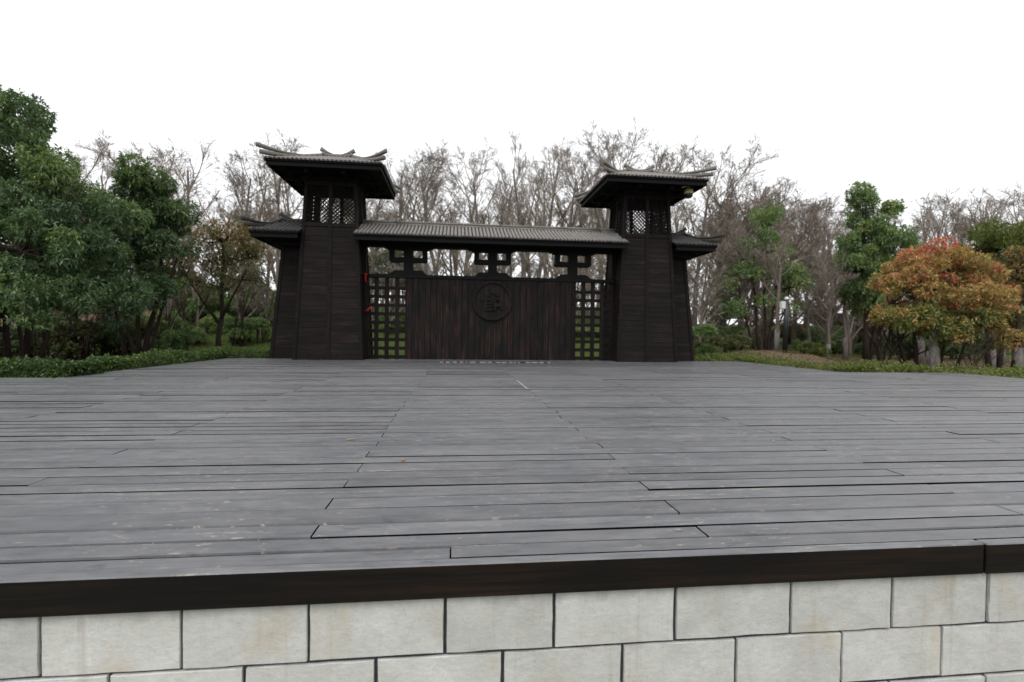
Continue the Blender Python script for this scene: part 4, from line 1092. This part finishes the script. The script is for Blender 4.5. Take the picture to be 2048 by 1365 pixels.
# --- trees with limewashed trunks on the right
def washed_tree(px, Y, h, r, crown_top, lean, label, var=0, wash=.85, tw_=True):
    x = px_x(px, Y); z = gz(x, Y); T = empty('limewashed_tree', (x, Y, z)); tag(T, label, 'tree', 'limewashed trees right of the stage')
    rs = random.Random(int(px*7)); pts = [(0, 0, -.1)]; n = 6
    for i in range(1, n+1): pts.append((lean*h*i/n+rs.gauss(0, .03), rs.gauss(0, .03), h*i/n))
    MB().tube(pts, [r*(1.15 if i == 0 else 1-.45*i/n) for i in range(n+1)], 9).build('trunk', M_BARK if px > 2030 else M_BARKG, T, True)
    wz = wash; k = wz/(h)
    MB().tube([(0, 0, -.08), (lean*wz*.5, 0, wz*.5), (lean*wz, 0, wz)], [r*1.18+.006, r*1.08+.006, r*1.02+.006], 9).build('limewashed_base', M_WASH, T, True)
    if tw_:
        tm, cm = BT_LOW[var]; s = (crown_top-z-h*.55)/5.0
        add('crown', cm, T, (lean*h*.55, 0, h*.55), (0, 0, rs.uniform(0, 6)), (s, s, s))
    return T
washed_tree(1553, 18.8, 3.4, .085, 5.4, .02, 'slender pale tree with limewashed trunk directly beside the black lamp post', 0, .95)
washed_tree(1616, 24.5, 3.0, .085, 5.2, -.02, 'thin limewashed tree in the grass, first right of the lamp post', 1, .8)
washed_tree(1657, 20.2, 3.0, .08, 5.0, .0, 'thin dark tree with greyish base, second right of the lamp post', 0, .7)
washed_tree(1692, 20.8, 3.2, .09, 5.4, -.03, 'thin tree with bright limewashed base, third right of the lamp post', 1, 1.0)
washed_tree(1843, 16.6, 2.6, .09, 4.2, .0, 'grey limewashed trunk under the left part of the red shrub', 0, 1.0, False)
washed_tree(1859, 16.0, 2.6, .085, 4.2, .02, 'brownish limewashed trunk right beside the thick one under the red shrub', 1, .6, False)
washed_tree(1869, 13.0, 2.4, .10, 4.2, .0, 'thickest limewashed trunk under the middle of the red shrub', 0, .8, False)
washed_tree(1985, 15.2, 3.0, .09, 5.0, .02, 'pale limewashed trunk under the right part of the red shrub', 1, .75, False)
washed_tree(2004, 17.5, 3.0, .10, 5.0, .0, 'far grey limewashed trunk at the right, left of the edge trunk', 0, .75, False)
washed_tree(2036, 12.6, 1.75, .11, 5.0, .01, 'dark trunk with a limewashed base at the right edge of the picture', 0, .80, False)

# --- multi-stem bare shrub, brown stems left of the red shrub
def stem_shrub(px, Y, n, h, r, label, seed, fan=.35):
    x = px_x(px, Y); z = gz(x, Y); T = empty('stem_shrub', (x, Y, z)); tag(T, label, 'shrub'); rs = random.Random(seed)
    for i in range(n):
        a = rs.uniform(0, 6.28); d = rs.uniform(.05, .25); tx, ty = rs.gauss(0, fan), rs.gauss(0, fan*.5); b0 = Vector((d*math.cos(a), d*math.sin(a)*.5, -.1)); hh = h*rs.uniform(.7, 1.1)
        pts = [b0+Vector((tx*(k/5)**1.5+rs.gauss(0, .02), ty*(k/5)**1.5, hh*k/5)) for k in range(6)]
        b = MB().tube(pts, [r*rs.uniform(.8, 1.1)*(1-.13*k) for k in range(6)], 6)
        for _ in range(5):
            k = rs.randrange(2, 5); e = pts[k]+Vector((rs.gauss(0, .3), rs.gauss(0, .2), rs.uniform(.2, .7))); b.tube([pts[k], pts[k].lerp(e, .5)+Vector((rs.gauss(0, .03), 0, .02)), e], [r*.45, r*.3, r*.12], 4, False)
        b.build('stem', M_BARK, T, True)
    return T
stem_shrub(1765, 13.9, 6, 1.6, .055, 'clump of thick curved brown stems left of the red-leaved shrub', 3, .3)
stem_shrub(1815, 14.4, 9, 1.2, .022, 'tangle of thin brown stems under the left of the red-leaved shrub', 4, .5)
stem_shrub(1950, 12.2, 8, 1.2, .018, 'thin reddish stems standing in the hedge under the right of the red shrub', 5, .35)
stem_shrub(85, 15.0, 7, 1.8, .03, 'tangle of brown stems behind the near left hedge', 6, .6)
for k_, (px_, Y_, lab_) in enumerate([(30, 17.5, 'thin brown stems at the left edge behind the tallest evergreen'), (165, 17, 'thin brown stems in the gap between the two left hedges'), (215, 20, 'far thin brown stems between the left evergreens'), (375, 21, 'thin stems left of the rusty tree trunk'), (475, 20.5, 'slender curved stems right of the rusty tree trunk'), (525, 22, 'thin pale stems next to the left tower')]):
    stem_shrub(px_, Y_, 7, 2.6, .026, lab_, 30+k_, .55)
stem_shrub(330, 19.5, 7, 2.0, .03, 'group of leaning brown stems between the left evergreens and the rusty tree', 8, .7)

# --- hedges and shrubs
def leafy(name, label, cat, loc, boxes, mat, seed, dens, L=.055, Wd=.026, per=6, group=None, round_=.0, tbias=.5, stems=True, jitter=.05):
    """hedge or shrub: boxes (x0,x1,y0,y1,z0,z1) or ellipsoids ('e',cx,cy,cz,rx,ry,rz) filled with leaf whorls, thicker towards the outside"""
    rs = np.random.RandomState(seed); T = empty(name, loc); tag(T, label, cat, group); P, D, B = [], [], MB()
    for bx in boxes:
        if bx[0] == 'e':
            _, cx, cy, cz, rx, ry, rz = bx; n = int(dens*12*((rx*ry*rz)**.667)); v = sph(rs, n); v[:, 2] = np.where(v[:, 2] < -.5, -v[:, 2], v[:, 2])
            rr = rs.uniform(.55, 1.0, n)**.5*(1+.5*jitter*np.sin(v[:, 0]*7+seed)*np.sin(v[:, 2]*6+v[:, 1]*5)); p = np.array([cx, cy, cz])+v*np.array([rx, ry, rz])*rr[:, None]; P.append(p); D.append(v)
            c = Vector((cx, cy, cz))
            for k in range(7):
                e = c+Vector(sph(rs, 1)[0])*min(rx, rz)*.8; B.tube([(cx+rs.normal(0, .05), cy, -.1), ((cx+e.x)/2, (cy+e.y)/2, max(.05, (e.z)*.5)), e], [.016, .011, .004], 4, False)
        else:
            x0, x1, y0, y1, z0, z1 = bx; A = (x1-x0)*(y1-y0)+2*(z1-z0)*((x1-x0)+(y1-y0)); n = int(dens*A)
            p = rs.uniform(0, 1, (n, 3)); f = rs.randint(0, 5, n)
            dd = np.zeros((n, 3)); dep = rs.exponential(.10, n)
            for q, (ax, val, sg) in enumerate(((2, 1, 1), (0, 0, -1), (0, 1, 1), (1, 0, -1), (1, 1, 1))):
                ext = (x1-x0, y1-y0, z1-z0)[ax]; sel = f == q
                p[sel, ax] = (val-sg*np.clip(dep[sel]/ext, 0, .9)); dd[sel, ax] = sg
            p = p*np.array([x1-x0, y1-y0, z1-z0])+np.array([x0, y0, z0])
            p += rs.normal(0, jitter*.4, p.shape); p[:, 2] += jitter*np.sin(p[:, 0]*3.1+p[:, 1]*2.3+seed)*np.where(f == 0, 1, .3)
            P.append(p); D.append(dd)
            L_m = max(x1-x0, y1-y0)
            for k in range(int(L_m*5)):
                bx_, by_ = rs.uniform(x0+.08, x1-.08), rs.uniform(y0+.08, y1-.08)
                for _ in range(3): B.tube([(bx_, by_, z0-.15), (bx_+rs.normal(0, .06), by_+rs.normal(0, .06), z0+(z1-z0)*.5), (bx_+rs.normal(0, .12), by_+rs.normal(0, .12), z1-.05)], [.012, .008, .003], 3, False)
    P = np.concatenate(P); D = np.concatenate(D)
    tag(B.build('twigs', M_BARK, T), kind='stuff')
    cl = .12*np.sin(P[:, 0]*5.3+seed)*np.sin(P[:, 1]*4.7+P[:, 2]*6)
    add('foliage', leafmesh('foliage', P, D, mat, per, L, Wd, rs, np.clip(tbias+cl+rs.normal(0, .08, len(P)), 0, 1), .1, .8, .15), T)
    return T
leafy('hedge', 'dark clipped hedge in the near left corner beyond the stage edge', 'hedge', (-5.9, 8.35, -.3), [(-5.0, 0, 0, .75, 0, .50)], LEAF_HG, 41, 520, .060, .028, tbias=.3)
leafy('hedge', 'long clipped hedge along the left side of the stage up to the left tower', 'hedge', (-6.05, 9.75, -.3), [(-.55, 0, 0, 4.4, 0, .52), (-.55, 1.7, 4.4, 5.2, 0, .52)], LEAF_HG, 42, 520, .055, .026, tbias=.52)
leafy('hedge', 'low yellow-green hedge running from the right tower along the right side of the stage', 'hedge', (8.42, 10.15, -.3), [(-1.6, .75, 3.95, 4.6, 0, .44), (0, .8, .1, 3.95, 0, .40)], LEAF_YG, 43, 400, .055, .024, tbias=.45, jitter=.07)
leafy('hedge', 'loose low yellow-green planting along the far right edge of the stage', 'hedge', (9.3, 10.1, -.3), [(0, 1.5, 0, .8, 0, .44), (1.55, 4.5, -.15, .6, 0, .36), (2.0, 3.5, -1.9, -.2, 0, .33)], LEAF_YG, 44, 340, .055, .024, tbias=.55, jitter=.08)
leafy('clipped_bush', 'larger ball-clipped green bush just right of the right tower', 'bush', (8.52, 16.2, gz(8.52, 16.2)), [('e', 0, 0, .30, .42, .42, .40)], LEAF_HG, 45, 1500, .035, .018, jitter=.02, tbias=.5)
leafy('clipped_bush', 'smaller ball-clipped bush half hidden behind the right tower foot', 'bush', (7.98, 16.1, gz(7.98, 16.1)), [('e', 0, 0, .24, .34, .34, .33)], LEAF_HG, 46, 1500, .035, .018, jitter=.02, tbias=.42)
st_ = MB(); rs_ = random.Random(2)
V = []; 
for i in range(5):
    for j in range(9):
        a = 2*math.pi*j/9; t = i/4*math.pi*.5; r = .30*math.cos(t)*(1+rs_.uniform(-.12, .12)); V.append((r*math.cos(a)*1.2, r*math.sin(a)*.8, .20*math.sin(t)+rs_.uniform(-.015, .015)))
st_.raw(V, [(i*9+j, i*9+(j+1) % 9, (i+1)*9+(j+1) % 9, (i+1)*9+j) for i in range(4) for j in range(9)]+[tuple(36+j for j in range(9))])
o = st_.build('boulder', mat_simple('pale_stone', (.42, .40, .38), (.30, .29, .27), 6, .9, .2, .4), None, False, loc=(9.35, 17.4, gz(9.35, 17.4)+.05)); tag(o, 'pale stone lying behind the ball-clipped bushes right of the gate', 'stone')
shr = [  # px, Y, width, height, mat, tint, label
    (365, 20.5, 1.1, .9, LEAF_MD, .45, 'green shrub under the rusty tree, left of its trunk'), (500, 21, 1.3, 1.0, LEAF_MD, .5, 'green shrub next to the left tower foot'), (455, 22.5, 1.2, .8, LEAF_MD, .6, 'light green shrub right behind the rusty tree trunk'),
    (300, 22, 1.2, .9, LEAF_DK, .5, 'dark green shrub behind the stems of the round-topped evergreen'), (150, 20, 1.0, .6, LEAF_OL, .4, 'low olive shrub behind the gap between the left hedges'), (545, 23.5, 1.0, 1.3, LEAF_MD, .6, 'upright pale green shrub touching the left tower outline'),
    (1405, 20, 1.0, .9, LEAF_MD, .55, 'green shrub on the bank close to the right tower'), (1440, 21.5, 1.2, 1.0, LEAF_DK, .6, 'darker green shrub on the bank right of the right tower'), (1470, 19, 1.5, .55, LEAF_OL, .3, 'low grey-olive groundcover shrub on the bank behind the ball bushes'),
    (1425, 18.4, 1.2, .5, LEAF_OL, .25, 'low dull shrub right behind the pale stone'), (1612, 26, 1.2, .7, LEAF_MD, .7, 'small green shrub in the grass behind the lamp post'), (1640, 18.2, .8, .55, LEAF_YG, .3, 'small green shrub right of the lamp post behind the hedge'),
    (1750, 26, 1.6, 1.2, LEAF_DK, .5, 'dark green shrub behind the tall right evergreen'), (1660, 27, 1.6, 1.5, LEAF_MD, .4, 'rounded green shrub between the thin limewashed trees'), (790, 23, 1.0, .9, LEAF_MD, .5, 'green shrub seen through the left grille'),
    (1180, 22.5, 1.3, .5, LEAF_MD, .7, 'low light green shrub seen through the right grille'), (30, 18, 1.2, .9, LEAF_OL, .35, 'brownish shrub behind the stems at the left edge'), (230, 24, 1.6, 1.2, LEAF_OL, .3, 'dull shrub in the wood behind the large left evergreens'),
    (1580, 38, 3.0, 1.6, LEAF_OL, .5, 'far dull shrub in the wood left of the tall right evergreen'), (1650, 38, 3.4, 2.6, LEAF_DK, .4, 'far dark shrub behind the thin limewashed trees'), (1720, 34, 3.2, 2.6, LEAF_OL, .25, 'far brown-green shrub behind the tall right evergreen'),
    (1500, 30, 2.4, 1.8, LEAF_MD, .35, 'far green shrub behind the stems of the open evergreen'), (1800, 32, 3.2, 2.4, LEAF_DK, .4, 'far dark shrub behind the clump of curved brown stems'), (1910, 34, 3.4, 2.4, LEAF_OL, .3, 'far dull shrub behind the middle of the red shrub'), (2010, 32, 3.2, 2.4, LEAF_DK, .45, 'far dark shrub at the right edge'),
    (60, 26, 2.6, 1.7, LEAF_OL, .25, 'brown-green shrub deep in the wood at the left edge'), (150, 29, 2.8, 1.8, LEAF_OL, .3, 'olive shrub deep in the wood behind the tallest left evergreen'), (330, 28, 2.4, 1.4, LEAF_MD, .4, 'green shrub deep in the wood, left of the rusty tree'), (420, 27, 2.2, 1.4, LEAF_MD, .5, 'light green shrub on the bank behind the rusty tree'), (510, 27, 2.2, 1.3, LEAF_MD, .45, 'green shrub on the bank close to the left tower'),
    (880, 29, 2.4, .9, LEAF_OL, .35, 'olive shrub on the bank behind the screen, left'), (1060, 29, 2.4, .9, LEAF_OL, .35, 'olive shrub on the bank behind the screen, right'), (1430, 27, 2.4, 1.5, LEAF_MD, .4, 'green shrub higher on the bank right of the right tower'),
    (40, 16.5, 1.3, 1.0, LEAF_DK, .35, 'dark low shrub between the stems at the left edge, behind the near hedge'), (120, 17, 1.5, 1.1, LEAF_OL, .3, 'olive brown shrub behind the stems of the tallest evergreen'), (190, 18, 1.4, 1.2, LEAF_DK, .4, 'dark shrub filling the gap between the two left evergreens'), (260, 19, 1.5, 1.2, LEAF_OL, .3, 'dull shrub behind the stems of the round-topped evergreen'),
    (340, 17.5, 1.0, 1.0, LEAF_MD, .35, 'upright green shrub right of the round-topped evergreen stems'), (400, 24, 1.8, 1.3, LEAF_MD, .45, 'loose green shrub on the bank left of the rusty tree trunk'), (480, 24.5, 1.6, 1.5, LEAF_MD, .5, 'tall loose green shrub on the bank right of the rusty tree trunk'),
    (1850, 22, 1.8, 1.6, LEAF_DK, .45, 'dark shrub mass behind the red-leaved shrub'), (1960, 22, 1.8, 1.5, LEAF_MD, .35, 'green shrub mass behind the red shrub, far right')]
for i, (px, Y, w, h, mt, tb, lab) in enumerate(shr):
    x = px_x(px, Y); r_ = random.Random(i)
    el = [('e', r_.uniform(-.6, .6)*w, r_.uniform(-.3, .3)*w, h*r_.uniform(.2, .85), w*r_.uniform(.14, .34), w*.28, h*r_.uniform(.18, .36)) for _ in range(9)]
    leafy('shrub', lab, 'shrub', (x, Y, gz(x, Y)), el, mt, 60+i, 170 if w < 2 else 75, .085 if w < 2 else .13, .035 if w < 2 else .055, tbias=tb, jitter=.12)

# --- lamp post with its box
x, y = px_x(1572, 18.2), 18.2
Pp = empty('lamp_post', (x, y, gz(x, y))); tag(Pp, 'slim black lamp post with a white box and white globes right of the gate', 'lamp post')
z_ = 2.32-gz(x, y)
MB().tube([(-.045, 0, -.1), (-.02, 0, z_*.5), (0, 0, z_-.12)], [.098, .092, .085], 12).build('pole', M_METALK, Pp, True)
MB().lathe([(.086, 0), (.09, .03), (.082, .06), (.055, .095), (.015, .11)], 12, (0, 0, z_-.12)).build('cap_globe', M_WHITE, Pp, True)
bx_ = MB().box(-.25, -.088, -.07, .07, z_-.48, z_-.20, .008).build('box', M_WHITE, Pp)
ar = MB().tube([(.04, 0, z_-.22), (.12, -.02, z_-.24), (.18, -.03, z_-.16)], [.018, .016, .016], 6).build('arm', M_METALK, Pp, True)
MB().lathe([(.02, -.065), (.055, -.04), (.066, 0), (.055, .04), (.02, .06)], 12, (.19, -.03, z_-.11)).build('globe', M_WHITE, Pp, True)
MB().lathe([(.015, -.09), (.045, -.06), (.05, .0), (.03, .05), (.01, .06)], 10, (.08, -.06, z_-.20)).build('camera_head', M_WHITE, Pp, True)
MB().lathe([(.012, -.03), (.025, 0), (.012, .03)], 8, (.11, -.05, z_-.38)).build('sensor', M_WHITE, Pp, True)

# --- grass blades and fallen leaves on the ground
def scatter_xy(rs, n, x0, x1, y0, y1):
    return rs.uniform(x0, x1, n), rs.uniform(y0, y1, n)
def grass(seed, regions, mat):
    rs = np.random.RandomState(seed); Xs, Ys = [], []
    for (n, x0, x1, y0, y1) in regions:
        a, b = scatter_xy(rs, n, x0, x1, y0, y1); Xs.append(a); Ys.append(b)
    X = np.concatenate(Xs); Y = np.concatenate(Ys)
    keep = ~((X > XL1-.1) & (X < XR1+.1) & (Y < YB+.2)) & ~((X > XL0) & (X < XR0) & (Y < STEP_L+.2)); X, Y = X[keep], Y[keep]
    den = np.sin(X*.8+1)*np.cos(Y*.7)+np.sin(X*2.1+Y*1.7)*.5; keep = den+rs.normal(0, .5, len(X)) > -.5; X, Y = X[keep], Y[keep]
    n = len(X); Z = ground_z(X, Y); h = rs.uniform(.04, .14, n); a = rs.uniform(0, 6.28, n); w = rs.uniform(.006, .012, n)
    lx, ly = rs.normal(0, .35, n)*h, rs.normal(0, .35, n)*h
    P0 = np.stack([X-np.cos(a)*w, Y-np.sin(a)*w, Z-.01], 1); P1 = np.stack([X+np.cos(a)*w, Y+np.sin(a)*w, Z-.01], 1); P2 = np.stack([X+lx, Y+ly, Z+h], 1)
    V = np.stack([P0, P1, P2], 1).reshape(-1, 3); F = np.arange(3*n).reshape(-1, 3); t = np.clip(rs.normal(.55, .2, n), 0, 1)
    return mesh_np('grass', V, F, [mat], False, np.repeat(np.stack([t, t, t], 1), 3, 0))
LEAF_GRASS = mat_leaf('grass_blade', [(0., (.035, .060, .014)), (.5, (.075, .115, .026)), (1., (.140, .165, .050))], .2, .6, .2)
tag(add('grass', grass(70, [(26000, -11, -5, 8.2, 16), (40000, -14, 11, 14, 24), (22000, 8, 30, 17, 30), (9000, 8, 24, 10, 17), (30000, -14, 10, 22, 31)], LEAF_GRASS)),
    'short green grass between the hedges and under the trees', 'grass', None, 'stuff')
def litter():
    rs = np.random.RandomState(71); X, Y = scatter_xy(rs, 26000, 8.3, 30, 10.4, 28)
    X2, Y2 = scatter_xy(rs, 9000, -22, -9, 14, 28); X = np.concatenate([X, X2]); Y = np.concatenate([Y, Y2])
    keep = ~((X < XR0+.1) & (Y < STEP_R+.2)) & (np.sin(X*.9)*np.cos(Y*.8+1)+rs.normal(0, .6, len(X)) > -.3); X, Y = X[keep], Y[keep]; n = len(X)
    Z = ground_z(X, Y)+.012; a = rs.uniform(0, 6.28, n); s = rs.uniform(.03, .06, n); ti = rs.uniform(-.5, .5, n)
    c, sn = np.cos(a)*s, np.sin(a)*s
    V = np.stack([np.stack([X-c, Y-sn, Z], 1), np.stack([X+sn*.5, Y-c*.5, Z+s*.3*(1+ti)], 1), np.stack([X+c, Y+sn, Z+s*.4*ti], 1), np.stack([X-sn*.5, Y+c*.5, Z+s*.3], 1)], 1).reshape(-1, 3)
    t = np.repeat(np.clip(rs.normal(.5, .25, n), 0, 1), 4)
    return mesh_np('fallen_leaves', V, np.arange(4*n).reshape(-1, 4), [mat_leaf('dry_leaf', [(0., (.085, .050, .030)), (.5, (.19, .125, .080)), (1., (.32, .24, .17))], .1, .8, .1)], False, np.stack([t, t, t], 1))
tag(add('fallen_leaves', litter()), 'dry brown leaves strewn over the ground under the trees', 'leaves', None, 'stuff')

# --- dry leaves lying on the stage
M_DRY = mat_simple('dry_leaf_tan', (.40, .28, .17), (.28, .17, .10), 30, .8, .15, .2)
M_DRYO = mat_simple('dry_leaf_orange', (.50, .22, .06), (.36, .13, .04), 30, .8, .15, .2)
def stage_leaf(x, y, s, rot, mt, label):
    prof = [(-1, 0), (-.6, .26), (0, .36), (.5, .26), (1, 0), (.5, -.26), (0, -.36), (-.6, -.26)]
    V = [(0, 0, .006)]+[(a*s, b*s, .004+.35*s*(abs(b)*1.1+.25*a*a)) for a, b in prof]; V += [(p[0], p[1], p[2]-.0015) for p in V]
    F = [(0, 1+i, 1+(i+1) % 8) for i in range(8)]+[(9, 10+(i+1) % 8, 10+i) for i in range(8)]+[(1+i, 10+i, 10+(i+1) % 8, 1+(i+1) % 8) for i in range(8)]
    o = add('fallen_leaf', mesh_np('fallen_leaf', V, F, [mt]), None, (x, y, .003), (0, 0, rot)); tag(o, label, 'leaf')
stage_leaf(1.26, 4.58, .028, .4, M_DRYO, 'small orange leaf lying right of the middle of the stage')
stage_leaf(-.715, 3.56, .035, .3, M_DRY, 'curled tan leaf lying left of the middle of the stage')
stage_leaf(-.30, 2.98, .022, 1.2, M_DRYO, 'tiny reddish leaf lying just left of the stage centre')
stage_leaf(.47, 5.3, .03, 2.0, M_DRY, 'tiny tan leaf lying far up the stage centre')
